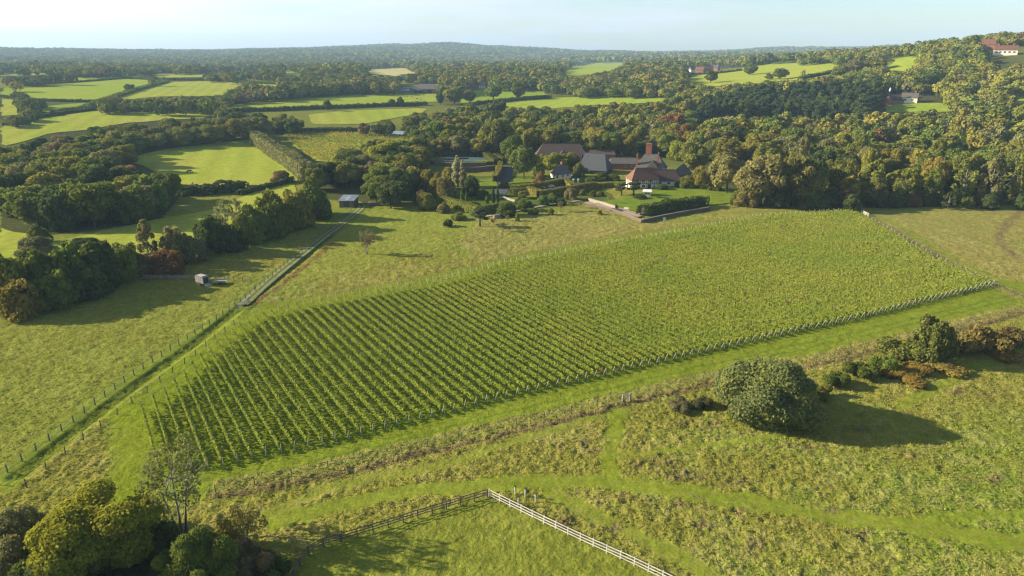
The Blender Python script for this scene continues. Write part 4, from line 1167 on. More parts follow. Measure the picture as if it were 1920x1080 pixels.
# ------------------------------------------------------------------ woods, tree by tree
def wood(poly, spacing, hr, rr, mix, place, zone, kinds=None, maxd=1e9, ranks=3, hole=None, keep=10000):
    P = np.array(poly, float)
    # range of the ground seen through the polygon
    G = UP([(x, y + 4) for x, y in poly])
    lo, hi = G.min(0) - 20, G.max(0) + 20
    pts = []
    j = 0; y = lo[1]
    while y < hi[1]:
        x = lo[0] + (j % 2) * spacing / 2
        while x < hi[0]:
            pts.append((x + rng.uniform(-.34, .34) * spacing, y + rng.uniform(-.34, .34) * spacing)); x += spacing
        y += spacing * .87; j += 1
    pts = np.array(pts); z = hz(pts[:, 0], pts[:, 1])
    H = rng.uniform(hr[0], hr[1], len(pts)) * (.88 + .24 * vn(pts[:, 0] / 40, pts[:, 1] / 40, 6))
    X, Y, dep = PJ(pts[:, 0], pts[:, 1], z + H * .62)
    ok = (dep > 20) & inpoly(X, Y, P) & (np.hypot(pts[:, 0], pts[:, 1]) < maxd)
    if hole is not None:
        for h in hole:
            bx, by, _ = PJ(pts[:, 0], pts[:, 1], z + H * .03); tx_, ty_, _ = PJ(pts[:, 0], pts[:, 1], z + H * .85); ok &= ~(inpoly(X, Y, np.array(h, float)) | inpoly(bx, by, np.array(h, float)) | inpoly(tx_, ty_, np.array(h, float)))
    pts, z, H, X = pts[ok], z[ok], H[ok], X[ok]
    if not len(pts): return 0
    D = np.hypot(pts[:, 0], pts[:, 1])
    rank = np.clip(((D - D.min()) / max(1, D.max() - D.min()) * ranks).astype(int), 0, ranks - 1)
    third = np.clip(((X - X.min()) / max(1, X.max() - X.min()) * 3).astype(int), 0, 2)
    RK = (('in front', 'halfway back', 'at the back') if ranks == 3 else ('in its front rank', 'in its second rank', 'halfway back', 'well back', 'at the back'))
    o = np.argsort(np.hypot(pts[:, 0], pts[:, 1])); pts, z, H, X = pts[o], z[o], H[o], X[o]; rest = []
    D = np.hypot(pts[:, 0], pts[:, 1])
    rank = np.clip(((D - D.min()) / max(1, D.max() - D.min()) * ranks).astype(int), 0, ranks - 1)
    third = np.clip(((X - X.min()) / max(1, X.max() - X.min()) * 3).astype(int), 0, 2)
    cols, wts = zip(*mix); wts = np.array(wts, float) / sum(wts)
    for i in range(len(pts)):
        c = cols[rng.choice(len(cols), p=wts)]
        kn = kinds[rng.choice(len(kinds), p=[q[1] for q in kinds])][0] if kinds else 'oak'
        if i >= keep:
            rest.append((kn, pts[i, 0], pts[i, 1], z[i], H[i], rng.uniform(rr[0], rr[1]) * (.8 + .25 * H[i] / hr[1]), c)); continue
        size = 'tall' if H[i] > hr[0] + .62 * (hr[1] - hr[0]) else 'low' if H[i] < hr[0] + .3 * (hr[1] - hr[0]) else ''
        word = {'oak': 'tree', 'birch': 'birch', 'pine': 'pine', 'dome': 'bushy tree', 'wild': 'bushy tree', 'thin': 'thin tree', 'clump': 'shrub', 'column': 'poplar'}[kn]
        lb = ' '.join(f"{size} {CW[c]} {word}, {('left', 'middle', 'right')[third[i]]} part of {place}, {RK[rank[i]]}".split())
        tree(kn, (pts[i, 0], pts[i, 1], z[i]), H[i], rng.uniform(rr[0], rr[1]) * (.62 + .42 * H[i] / hr[1]), c, lb, 'alike: ' + lb, 'woodland_tree' if kn in ('dome', 'wild') else None, 'tree' if kn in ('dome', 'wild') else None)
    if rest:
        VV, FV, CC = [], [], []
        for kn, x, y, zz, Hh, R, c in rest:
            H0, R0, _ = KINDS[kn]
            V, v = RAW[random.choice(protos(kn, 2 if zone != 'L' else 1))[0].name]
            a = random.uniform(0, 6.28); cs, sn = math.cos(a), math.sin(a); k, kz = R / R0, Hh / H0
            VV.append(np.stack([(V[:, 0] * cs - V[:, 1] * sn) * k + x, (V[:, 0] * sn + V[:, 1] * cs) * k + y, V[:, 2] * kz + zz], 1)); FV.append(v)
            col = np.array(PAL[c] if isinstance(c, str) else c) * random.uniform(.85, 1.15)
            CC.append(np.tile(col, (len(v), 1)))
        VV = np.vstack(VV)
        struct(mobj('woods', mesh('woods', VV, np.arange(len(VV)).reshape(-1, 4), M_WOODS, face_v=np.concatenate(FV), col=np.vstack(CC))), 'stuff', 'farther trees of ' + place)
    return len(pts)
def wood_stuff(name, label, poly, spacing, hr, rr, mix, nleaf, leaf, dmin=0, dmax=1e9, hole=None, clear=0.0, world=None):
    """a distant wood that reads as one mass"""
    P = np.array(poly, float)
    if world is None:
        G = UP([(x, y + 2) for x, y in poly]); lo, hi = G.min(0) - 30, G.max(0) + 30
    else: lo, hi = np.array(world[0], float), np.array(world[1], float)
    nx, ny = int((hi[0] - lo[0]) / spacing) + 1, int((hi[1] - lo[1]) / spacing) + 1
    gx, gy = np.meshgrid(np.arange(nx) * spacing + lo[0], np.arange(ny) * spacing + lo[1])
    x = gx.ravel() + rng.uniform(-.42, .42, gx.size) * spacing; y = gy.ravel() + rng.uniform(-.42, .42, gx.size) * spacing
    d = np.hypot(x, y); z = hz(x, y)
    H = rng.uniform(hr[0], hr[1], len(x)) * (.8 + .4 * vn(x / 60, y / 60, 6))
    X, Y, dep = PJ(x, y, z + H * .6)
    ok = (dep > 50) & (d > dmin) & (d < dmax) & inpoly(X, Y, P)
    if clear: ok &= (fbm(x / 170, y / 170, 15, 3) > clear)
    for h in (hole or []):
        _, by, _ = PJ(x, y, z + H * .2); _, ty_, _ = PJ(x, y, z + H * .92); ok &= ~(inpoly(X, by, np.array(h, float)) | inpoly(X, Y, np.array(h, float)) | inpoly(X, ty_, np.array(h, float)))
    x, y, z, H = x[ok], y[ok], z[ok], H[ok]; n = len(x)
    if not n: return
    R = rng.uniform(rr[0], rr[1], n)
    cols, wts = zip(*mix); wts = np.array(wts, float) / sum(wts)
    C = np.array([PAL[c] if isinstance(c, str) else c for c in cols])[rng.choice(len(cols), n, p=wts)] * rng.uniform(.68, 1.04, (n, 1))
    q = rng.normal(size=(n, nleaf, 3)); q[:, :, 2] = q[:, :, 2] * .8 + .35; q /= np.linalg.norm(q, axis=2, keepdims=True)
    # each crown gets a few lobes of its own
    ld = rng.normal(size=(n, 6, 3)); ld /= np.linalg.norm(ld, axis=2, keepdims=True)
    lump = (np.maximum(0, np.einsum('nkj,nlj->nkl', q, ld)) ** 3).max(2)
    rad = .74 + .34 * lump + rng.normal(0, .05, (n, nleaf))
    Pn = np.stack([x, y, z + H * .56], 1)[:, None] + q * rad[:, :, None] * np.stack([R, R, H * .44], 1)[:, None]
    V, F = leafquads(Pn.reshape(-1, 3), (q + rng.normal(0, .35, q.shape)).reshape(-1, 3), leaf, rng, .75)
    me = mesh(name, V, F, M_WOODS, face_v=np.clip(rng.normal(.42, .15, n * nleaf) + np.repeat(rng.uniform(-.1, .1, n), nleaf), 0, 1), col=np.repeat(C, nleaf, axis=0))
    print('STUFF', name, n, len(F))
    return struct(mobj(name, me), 'stuff', label)
MIXW = [('green', 3), ('olive', 3.6), ('gold', 1.8), ('dark', 1.2), ('lime', 1.3), ('grey', 1.0), ('russet', .14)]
MIXL = [('green', 3.5), ('dark', 2.5), ('olive', 2.6), ('gold', 1.0), ('grey', .5), ('brown', .4)]
FIELD_PIX = [P for _, _, P, _ in FIELDS]
nL = wood([(0, 330), (0, 282), (60, 262), (150, 246), (250, 232), (330, 228), (420, 222), (488, 222), (492, 240), (470, 252), (400, 258), (300, 268), (236, 288), (215, 310), (250, 316), (300, 330), (315, 345), (290, 366), (190, 388), (100, 400), (55, 392), (0, 385)],
          13.0, (11, 16), (6.6, 8.4), MIXL, 'the left wood', 'L', kinds=[('oak', .7), ('wild', .3)], ranks=5, keep=80, hole=[FIELD_PIX[2], FIELD_PIX[-2], FIELD_PIX[-1]])
nM = wood([(575, 322), (640, 296), (690, 272), (752, 272), (800, 285), (782, 318), (765, 345), (735, 362), (690, 366), (632, 352), (600, 350)], 9.5, (9, 13), (5, 6.5),
          MIXL, 'the shed copse', 'M', hole=[[(604, 352), (700, 356), (706, 400), (604, 400)]])
nC = wood([(760, 262), (790, 236), (830, 214), (880, 203), (930, 200), (1000, 204), (1100, 197), (1240, 192), (1285, 176), (1300, 225), (1295, 262), (1255, 275), (1200, 272), (1130, 272), (1095, 262), (1005, 262), (965, 268), (900, 274), (838, 276), (790, 280)],
          13.0, (9, 17.5), (5.6, 8.2), MIXW, 'the farm wood', 'C', hole=[FIELD_PIX[15], FIELD_PIX[16]], ranks=5, keep=60)
nH = wood([(500, 236), (520, 222), (570, 226), (620, 218), (690, 222), (740, 224), (790, 214), (800, 228), (760, 242), (700, 243), (640, 244)], 13, (9, 13), (5, 7), MIXL, 'the belt above the yellow vineyard', 'H', ranks=3, hole=[FIELD_PIX[4]])
OAST = [(1648, 172), (1752, 176), (1768, 192), (1768, 208), (1648, 208)]
HILLH = [[(1858, 88), (1945, 84), (1945, 118), (1858, 118)], [(1840, 80), (1868, 80), (1868, 96), (1840, 96)]]
nR = wood([(1296, 262), (1340, 232), (1480, 222), (1560, 232), (1640, 212), (1700, 222), (1800, 216), (1930, 214), (1930, 352), (1780, 348), (1640, 348), (1540, 342), (1450, 292), (1330, 288), (1300, 300)],
          13.6, (8.5, 19), (5.6, 8.6), MIXW, 'the right wood', 'R', kinds=[('oak', .7), ('birch', .16), ('wild', .14)], ranks=5, hole=[OAST], keep=90)
nRb = wood([(1500, 364), (1620, 358), (1760, 360), (1930, 358), (1930, 374), (1760, 376), (1620, 376), (1500, 378)], 7, (4, 8), (3, 4.6), [('dark', 2), ('olive', 2), ('russet', 1), ('green', 2), ('grey', 1)],
           'the right wood scrub fringe', 'F', kinds=[('dome', .7), ('birch', .3)])
nP = wood([(1320, 188), (1420, 168), (1560, 160), (1645, 152), (1656, 172), (1652, 206), (1600, 222), (1550, 228), (1500, 212), (1380, 208), (1310, 214)], 9.0, (14, 19), (4.2, 5.6), [('pine', 4), ('dark', 1)],
          'the pine plantation', 'P', kinds=[('pine', 1.0)], ranks=5, hole=[OAST])
for i, (px, ft, tp, w) in enumerate(((1872, 218, 176, 24), (1890, 220, 180, 17), (1906, 216, 190, 10))):
    TR('column', px, ft, tp, w, (.26, .27, .06), f'pale yellow green poplar spire in the right hand wood, {ordinal(i + 1)} from the left', None, 'poplar_tree', 'poplar')
for i, (px, ft, tp, w, c) in enumerate(((1500, 345, 252, 32, 'grey'), (1606, 330, 258, 26, 'olive'), (1640, 345, 300, 34, 'olive'), (1800, 382, 300, 48, 'olive'), (1850, 386, 290, 44, 'grey'), (1905, 384, 280, 40, 'olive'), (1745, 384, 318, 40, 'green'), (1690, 384, 322, 42, 'olive'), (1590, 384, 330, 44, 'gold'), (1640, 385, 335, 44, 'olive'))):
    TR('birch', px, ft, tp, w, c, f'slender pale trunked birch fronting the right wood, {ordinal(i + 1)} standing clear', None)
print('WOODS', nL, nM, nC, nH, nR, nRb, nP)
hole = [P for P in FIELD_PIX if max(q[1] for q in P) < 250]
FARMPX = [(745, 156), (825, 156), (825, 178), (745, 178)]
wood_stuff('woods', 'mixed woodland covering the right hand hill', [(1560, 172), (1600, 140), (1660, 128), (1730, 100), (1800, 84), (1880, 76), (1935, 76), (1935, 214), (1800, 212), (1770, 170), (1655, 170), (1650, 155)], 10.5, (8, 13), (5.4, 8), MIXW, 190, 1.2,
           hole=hole + [OAST] + HILLH)
wood_stuff('woods', 'line of oaks along the skyline of the right hand hill', [(1490, 118), (1560, 104), (1640, 96), (1700, 86), (1760, 80), (1850, 70), (1935, 66), (1935, 100), (1740, 104), (1660, 108), (1560, 116)], 12, (6, 15), (5, 9), MIXW, 160, 1.4, hole=hole + HILLH, dmin=700, dmax=1500)
wood_stuff('woods', 'wood on the slope above the pine plantation', [(1270, 172), (1290, 158), (1420, 152), (1500, 152), (1560, 148), (1600, 150), (1560, 164), (1420, 172), (1320, 190), (1280, 190)], 10.5, (9, 14), (5, 7), MIXW, 170, 1.3, hole=hole)
wood_stuff('woods', 'belts of trees and copses between the left fields', [(0, 130), (240, 122), (480, 128), (640, 150), (640, 172), (430, 182), (400, 205), (180, 205), (120, 186), (0, 160)], 12.5, (9, 15), (5.5, 8.5), MIXL, 130, 1.7, hole=hole, clear=.55, dmax=2300)
wood_stuff('woods', 'wooded dips between the bright left pastures', [(30, 176), (80, 195), (70, 226), (0, 235), (0, 218), (40, 214), (27, 190)], 10.5, (6, 10), (4, 6), MIXL, 150, 1.2, hole=hole, clear=.4)
wood_stuff('woods', 'row of oaks between the bright pastures', [(180, 206), (230, 186), (300, 182), (390, 182), (412, 190), (440, 210), (440, 222), (410, 222), (400, 203), (300, 202)], 9.5, (6, 9.5), (4, 6), MIXL, 150, 1.2, hole=hole)
wood_stuff('woods', 'brownish scrub wood above the cattle pasture', [(385, 182), (440, 162), (520, 160), (600, 150), (690, 155), (690, 172), (640, 175), (500, 187), (430, 195)], 10.5, (7, 11), (4.5, 7), [('brown', 2), ('grey', 2), ('green', 2), ('olive', 2), ('russet', .5)], 140, 1.4, hole=hole)
wood_stuff('woods', 'woodland round the far farm', [(560, 150), (700, 138), (860, 130), (1040, 132), (1280, 128), (1300, 160), (1250, 182), (1130, 180), (1020, 164), (900, 164), (830, 174), (700, 172), (620, 170)], 11.5, (10, 15), (5.5, 8.5), MIXL + [('gold', 1.5)], 140, 1.6, hole=hole + [FARMPX, [(885, 156), (922, 156), (922, 170), (885, 170)]])
ALLH = [(-20, 60), (1940, 50), (1940, 175), (-20, 175)]
wood_stuff('woods', 'rolling woods of the middle distance', ALLH, 17, (10, 17), (8, 12), MIXL, 46, 3.0, dmin=1250, dmax=2600, hole=hole, clear=.43, world=((-1800, 700), (1500, 2600)))
wood_stuff('woods', 'blue wooded ridge on the horizon', ALLH, 26, (11, 19), (12, 18), MIXL, 22, 6.0, dmin=2600, dmax=5900, hole=hole, clear=.3, world=((-4200, 1800), (3300, 5900)))
# ------------------------------------------------------------------ buildings
M_CLAY = tilemat('clay_tiles', (.09, .05, .037), (.06, .042, .036))
M_REDCLAY = tilemat('red_clay_tiles', (.20, .075, .036), (.095, .05, .036))
M_SLATE = tilemat('slate_roof', (.05, .062, .072), (.07, .074, .078))
M_GREYTILE = tilemat('grey_tiles', (.125, .108, .092), (.085, .078, .072))
M_BRICK = solid('red_brick', (.27, .105, .06), .9, .3, 3, .01, 12)
M_PLASTER = solid('lime_plaster', (.72, .67, .57), .9, .1, 2)
M_TIMBER = solid('dark_oak_timber', (.03, .026, .022), .85, .3, 3)
M_GLASS = solid('window_glass', (.02, .025, .03), .15, .1, 1)
M_BOARD = solid('timber_boarding', (.19, .145, .11), .9, .35, 2.5, .02, 8)
M_STONE = solid('garden_stone', (.29, .25, .19), .9, .25, 2, .02, 6)
M_METALROOF = solid('metal_sheet_roof', (.13, .17, .21), .5, .3, .8, 0, 4, .2, (.24, .27, .3))

def roof(b, L, W, h, z, over=.45, hip0=1.0, hip1=1.0, thick=.22):
    """pitched roof over an L x W plan (long axis x); hip 0 = gable, 1 = full hip"""
    x, y = L / 2 + over, W / 2 + over
    i0, i1 = W / 2 * hip0 * .85, W / 2 * hip1 * .85
    zz = z - over * h / (W / 2) * .6
    V = [(-x, -y, zz), (x, -y, zz), (x, y, zz), (-x, y, zz), (-x + i0, 0, z + h), (x - i1, 0, z + h)]
    V += [(a, c, d - thick) for a, c, d in V[:4]]
    F = [[0, 1, 5, 4], [2, 3, 4, 5], [3, 0, 4], [1, 2, 5], [0, 6, 7, 1], [1, 7, 8, 2], [2, 8, 9, 3], [3, 9, 6, 0], [9, 8, 7, 6]]
    b.add(V, F); return b

def walls_gable(b, L, W, z, h, hip0, hip1):
    b.box((0, 0, z / 2 - .3), (L, W, z + .6))
    for sgn, hp in ((-1, hip0), (1, hip1)):
        if hp < .4:
            x0 = sgn * L / 2; x1 = sgn * (L / 2 - .3)
            b.add([(x0, -W / 2, z), (x0, W / 2, z), (x0, 0, z + h * .93), (x1, -W / 2, z), (x1, W / 2, z), (x1, 0, z + h * .93)],
                  [[0, 1, 2], [5, 4, 3], [0, 2, 5, 3], [1, 4, 5, 2], [0, 3, 4, 1]])
    return b

def window(root, x, y, z, w, h, face, mat=None, nm='window'):
    """face: '-y','+y','-x','+x'"""
    ax = face[1] == 'y'; s = -1 if face[0] == '-' else 1
    d = (w, .12, h) if ax else (.12, w, h)
    c = (x, y + s * .03, z) if ax else (x + s * .03, y, z)
    f = MB(); t = .09
    for a, bb in (((0, h / 2), (w + t, t)), ((0, -h / 2), (w + t, t)), ((-w / 2, 0), (t, h)), ((w / 2, 0), (t, h)), ((0, 0), (.05, h))):
        dd = (bb[0], .16, bb[1]) if ax else (.16, bb[0], bb[1])
        cc = (c[0] + a[0], c[1] + s * .03, c[2] + a[1]) if ax else (c[0] + s * .03, c[1] + a[0], c[2] + a[1])
        f.box(cc, dd)
    o = f.build(nm, mat or M_WHITE, root)
    MB().box(c, d).build('pane', M_GLASS, o)

def door(root, x, y, w, h, face, mat):
    ax = face[1] == 'y'; s = -1 if face[0] == '-' else 1
    MB().box((x, y + s * .04, h / 2) if ax else (x + s * .04, y, h / 2), (w, .14, h) if ax else (.14, w, h)).build('door', mat, root)

def chimney(parent, x, y, z0, z1, w, d, mat=None, pots=2):
    b = MB().box((x, y, (z0 + z1) / 2), (w, d, z1 - z0)).box((x, y, z1 - .15), (w + .22, d + .22, .28)).box((x, y, z1 - .6), (w + .12, d + .12, .16))
    o = b.build('chimney', mat or M_BRICK, parent)
    p = MB()
    for i in range(pots): p.lathe([(.17, 0), (.13, .55), (.16, .6)], 8, (x + (i - (pots - 1) / 2) * w / max(1, pots) * .9, y, z1 - .02))
    p.build('chimney_pot', M_CLAYPOT, o)
M_CLAYPOT = solid('clay_pot', (.3, .14, .08), .9)

def house(name, label, cat, px, base, rz, L, W, z, h, wall, rmat, hip=(1, 1), chim=(), wins=(), doors=(), over=.45):
    p = U(px, base)
    while np.hypot(p[0], p[1]) > 1700: base += 1; p = U(px, base)
    root = empty(name, p, rz, label, cat)
    w = walls_gable(MB(), L, W, z, h, *hip).build('wall', wall, root)
    r = roof(MB(), L, W, h, z, over, *hip).build('roof', rmat, root)
    MB().bar((-L / 2 + W / 2 * hip[0] * .85 - .2, 0, z + h + .04), (L / 2 - W / 2 * hip[1] * .85 + .2, 0, z + h + .04), .3, .2).build('ridge', rmat, r)
    for c in chim: chimney(r, *c)
    for a in wins: window(root, *a)
    for a in doors: door(root, *a)
    return root
yaw = lambda px: -math.atan2(px - 960, 1354)

# long tiled barn
t = house('tiled_barn', 'long barn with a hipped brown clay tile roof behind yellow trees', 'barn', 1052, 300, yaw(1052) + .04, 30, 12, 3.2, 6.4, M_BRICK, M_CLAY, (.9, .9),
          wins=[(-9, -6, 1.7, 1.4, 1.1, '-y'), (-4, -6, 1.7, 1.4, 1.1, '-y'), (9, -6, 1.7, 1.4, 1.1, '-y')], doors=[(0, -6, 3, 2.8, '-y', M_TIMBER)])
g = MB(); roof(g, 7, 5, 2.6, 3.6, .2, 0, .6); g = g.build('porch_roof', M_CLAY, t); g.rotation_euler = (0, 0, -math.pi / 2); g.location = (.5, -4.6, 0)
# white cottage with pyramid roof
house('white_cottage', 'small white cottage with a grey pyramid roof and one chimney', 'cottage', 1051, 333, math.radians(38) + yaw(1051), 7.6, 7.6, 2.9, 3.7, M_PLASTER, M_GREYTILE, (1.1, 1.1),
      chim=[(2.2, 2.0, 2.6, 7.4, 1.0, .9, M_BRICK, 1)], wins=[(-1.6, -3.8, 1.6, 1.0, 1.1, '-y'), (1.6, -3.8, 1.6, 1.0, 1.1, '-y'), (-3.8, 0, 1.6, 1.2, 1.1, '-x'), (3.8, 0, 1.6, 1.0, 1.1, '+x')],
      doors=[(-3.8, -2.2, 1, 2.1, '-x', M_TIMBER)], over=.6)
# slate barn
t = house('slate_barn', 'big barn with a sweeping blue grey slate roof and dark walls', 'barn', 1116, 322, yaw(1116) + math.radians(-14), 15, 14.5, 2.2, 7.6, M_TIMBER, M_SLATE, (.35, .5),
          wins=[(-2, -7.25, 1.3, 1.1, .9, '-y')], doors=[(3.5, -7.25, 2.4, 2.0, '-y', M_TIMBER)])
house('brick_wing', 'low brick wing with grey roof joining slate barn and chimney house', 'outbuilding', 1168, 316, yaw(1168) + .05, 15, 7, 3.4, 2.6, M_BRICK, M_GREYTILE, (.5, .5),
      wins=[(-4, -3.5, 1.8, 1.2, 1.1, '-y'), (1, -3.5, 1.8, 1.2, 1.1, '-y'), (5, -3.5, 1.8, 1.2, 1.1, '-y')])
house('stable_range', 'low brown range with shallow roof behind the brick wing', 'outbuilding', 1128, 296, yaw(1128), 16, 6, 2.6, 2.2, M_BRICK, M_CLAY, (.6, .6), wins=[(0, -3, 1.6, 1.2, 1, '-y')])
# main house with the big chimney
t = house('manor_house', 'grey roofed manor house with one huge brick chimney stack', 'house', 1219, 330, yaw(1219) - .1, 15, 12.5, 4.6, 6.6, M_BRICK, M_GREYTILE, (.85, .85),
          chim=[(-1.6, 1.2, 8, 16.2, 2.9, 1.9, M_BRICK, 4), (-6.6, -4.6, 4, 11.4, .8, .8, M_BRICK, 1), (3.8, -4.2, 5, 12.4, .75, .75, M_BRICK, 1)],
          wins=[(-5, -6.25, 3.2, 1.4, 1.3, '-y'), (-2, -6.25, 3.2, 1.4, 1.3, '-y'), (2, -6.25, 3.2, 1.4, 1.3, '-y'), (5, -6.25, 3.2, 1.4, 1.3, '-y'), (7.5, 0, 3.2, 1.4, 1.3, '+x')])
g = MB(); roof(g, 6, 5.2, 3.0, 5.6, .2, 0, .2); walls_gable(g, 6, 4.8, 5.6, 2.9, 0, 1); g = g.build('cross_gable', M_GREYTILE, t); g.rotation_euler = (0, 0, math.pi / 2); g.location = (1.4, -3.4, 0)
# timbered house
t = house('timbered_house', 'black and white timbered house with orange red tiled roof', 'house', 1203, 351, math.radians(22) + yaw(1203), 13, 8, 4.5, 4.6, M_PLASTER, M_REDCLAY, (1.0, .5),
          wins=[(-4.2, -4, 3.5, 1.1, .9, '-y'), (-1, -4, 3.5, 1.3, .9, '-y'), (2.6, -4, 3.5, 1.3, .9, '-y'), (-4.2, -4, 1.3, 1.3, 1.1, '-y'), (-.8, -4, 1.3, 1.6, 1.1, '-y'), (-6.5, -1.6, 3.5, 1, .9, '-x'), (-6.5, 1.6, 3.5, 1, .9, '-x'), (-6.5, -1.8, 1.3, 1.2, 1.1, '-x')],
          doors=[(2, -4, 1.2, 2.1, '-y', M_TIMBER), (-6.5, 1.4, 1.0, 2.1, '-x', M_TIMBER)])
f = MB()
for x in np.arange(-6.3, 6.4, 1.0): f.box((x, -4.03, 3.5), (.3, .1, 1.9))
for z_ in (2.45, 4.4, .3): f.box((0, -4.04, z_), (13.1, .12, .22))
for x in np.arange(-6.3, 6.4, 1.8): f.box((x, -4.03, 1.3), (.3, .1, 2.2))
for y in np.arange(-3.8, 3.9, .85): f.box((-6.53, y, 3.5), (.1, .26, 1.9))
for z_ in (2.45, 4.4): f.box((-6.54, 0, z_), (.12, 8.1, .22))
f.build('timber_frame', M_TIMBER, t)
house('tiled_wing', 'red tiled wing running right from the timbered house', 'house', 1246, 347, math.radians(12) + yaw(1246), 14, 8, 3.0, 4.4, M_PLASTER, M_CLAY, (0, .9),
      wins=[(-3, -4, 1.6, 1.3, 1.1, '-y'), (1, -4, 1.6, 1.3, 1.1, '-y'), (4.5, -4, 1.6, 1.3, 1.1, '-y')], doors=[(-5, -4, 1.1, 2.1, '-y', M_TIMBER)])
house('garden_pavilion', 'square pavilion with a brown grey pyramid roof beside the olive tree', 'pavilion', 1279, 331, math.radians(40) + yaw(1279), 6.2, 6.2, 2.2, 4.2, M_BOARD, M_GREYTILE, (1.1, 1.1), wins=[(0, -3.1, 1.3, 1, 1, '-y')], over=.6)
# shed beside the track
p0, p1, p2 = U(637, 389), U(663, 389), U(621, 380.5)
rz = math.atan2(p1[1] - p0[1], p1[0] - p0[0]); t = empty('timber_shed', p0, rz, 'weathered timber shed with blue grey sheet roof at the end of the stony track', 'shed')
LW, LD = float(np.hypot(*(p1 - p0)[:2])), 9.0
w = MB().box((LW / 2, LD / 2, 1.2), (LW, LD, 3.0)); w.build('wall', M_BOARD, t)
f = MB()
for x in np.arange(.0, LW + .1, .55): f.box((x, -.04, 1.3), (.09, .07, 2.6))
for y in np.arange(.3, LD, .6): f.box((-.04, y, 1.3), (.07, .09, 2.6))
f.build('boarding', M_BOARD, t)
r = MB().add([(-.5, -.6, 2.75), (LW + .5, -.6, 2.75), (LW + .5, LD + .5, 3.25), (-.5, LD + .5, 3.25), (-.5, -.6, 2.9), (LW + .5, -.6, 2.9), (LW + .5, LD + .5, 3.4), (-.5, LD + .5, 3.4)],
             [[3, 2, 1, 0], [4, 5, 6, 7], [0, 1, 5, 4], [1, 2, 6, 5], [2, 3, 7, 6], [3, 0, 4, 7]]).build('roof', M_METALROOF, t)
q = MB()
for y in (1.8, 4.6, 7.2): q.box((LW * .5, y, 2.955 + y * .0495), (1.6, 1.3, .05))
q.build('roof_light', solid('roof_light_plastic', (.42, .46, .48), .4), r)
door(t, LW * .5, 0, 2.4, 2.3, '-y', M_DARKWOOD)
# log pile
p = U(702, 385); t = empty('log_pile', p, .2, 'brown pile of logs and brushwood by the shed turning', 'log pile')
lg = MB()
for k in range(46):
    lay = k // 12; x = (k % 12 - 5.5) * .38 + random.uniform(-.1, .1); lg.tube([(x, -1.0 + random.uniform(-.2, .2), .2 + lay * .36), (x + random.uniform(-.1, .1), 1.0 + random.uniform(-.2, .2), .2 + lay * .36)], [.19, .17], 7)
lg.build('logs', solid('cut_logs', (.19, .14, .1), .95, .4, 2), t)

# far houses
house('farm_barn', 'far farm barn with pale gable end and grey brown roof', 'barn', 804, 174, yaw(804) - .25, 26, 13, 5, 6, M_BOARD, M_GREYTILE, (0, 0), doors=[(3, -6.5, 5, 4, '-y', M_TIMBER)], wins=[(-8, -6.5, 2.6, 2, 1.4, '-y')])
house('farm_shed', 'long dark farm shed with low blue grey roof left of the far barn', 'barn', 773, 174, yaw(773) - .1, 26, 14, 3.6, 3.6, M_TIMBER, M_SLATE, (0, 0), doors=[(0, -7, 5, 3.2, '-y', M_BOARD)], wins=[(8, -7, 2, 2, 1.2, '-y')])
house('farm_lean_to', 'small grey farm outbuilding at the left end of the far farm', 'outbuilding', 757, 175, yaw(757), 14, 9, 3.2, 2.6, M_BOARD, M_METALROOF, (0, 0), wins=[(0, -4.5, 1.8, 2, 1, '-y')])
house('farm_cottage', 'small white house with dark roof beside the far golden tree', 'cottage', 904, 165, yaw(904), 8, 6, 4, 3.2, M_PLASTER, M_SLATE, (0, 0), chim=[(3, 0, 4, 8.4, .9, .8)], wins=[(-2, -3, 2, 1.2, 1.4, '-y'), (2, -3, 2, 1.2, 1.4, '-y')])
house('roadside_house', 'far red roofed house hidden among trees right of the farm', 'house', 884, 168, yaw(884), 13, 8, 3.5, 4.5, M_BRICK, M_REDCLAY, (0, 0), chim=[(4, 0, 4, 9.6, 1.2, 1)], wins=[(0, -4, 2, 1.4, 1.2, '-y')])
def oast(px, base, label, s=1.0, white=True):
    p = U(px, base); t = empty('oast_house', p, 0, label, 'oast house'); t.scale = (s, s, s)
    MB().lathe([(3.1, -.5), (3.1, 5.6)], 24).build('round_wall', M_BRICK, t)
    r = MB().lathe([(3.45, 5.4), (3.3, 5.7), (.75, 11.2), (.6, 11.3)], 24).build('cone_roof', M_CLAY, t)
    MB().lathe([(.75, 11.2), (.85, 11.6), (.8, 12.4), (.42, 13.6), (.06, 14.6)], 16).add([(.5, -.2, 13.0), (1.5, 0, 13.4), (.5, .2, 13.0), (.5, 0, 13.7)], [[0, 1, 2], [0, 3, 1], [1, 3, 2], [0, 2, 3]]).build('cowl', M_WHITE, r)
    walls_gable(MB(), 12, 8, 4.2, 4.4, 0, 0).build('wall', M_BRICK, t).location = (7, 3, 0)
    rr_ = roof(MB(), 12, 8, 4.4, 4.2, .4, 0, 0).build('roof', M_CLAY, t); rr_.location = (7, 3, 0)
    for k in (-3.5, 0, 3.5): window(t, 7 + k, -1, 2.0, 1.4, 1.3, '-y')
oast(1664, 197, 'oast house with round brick kiln, brown cone roof and white cowl in the wood', 1.0)
house('wayside_house', 'white walled house glimpsed through the trees right of the oast house', 'house', 1704, 192, yaw(1704), 12, 8, 4.5, 3.5, M_PLASTER, M_GREYTILE, (0, 0), wins=[(-3, -4, 2.5, 1.6, 1.4, '-y'), (2, -4, 2.5, 1.6, 1.4, '-y')], chim=[(4, 0, 4, 9, 1, .9)])
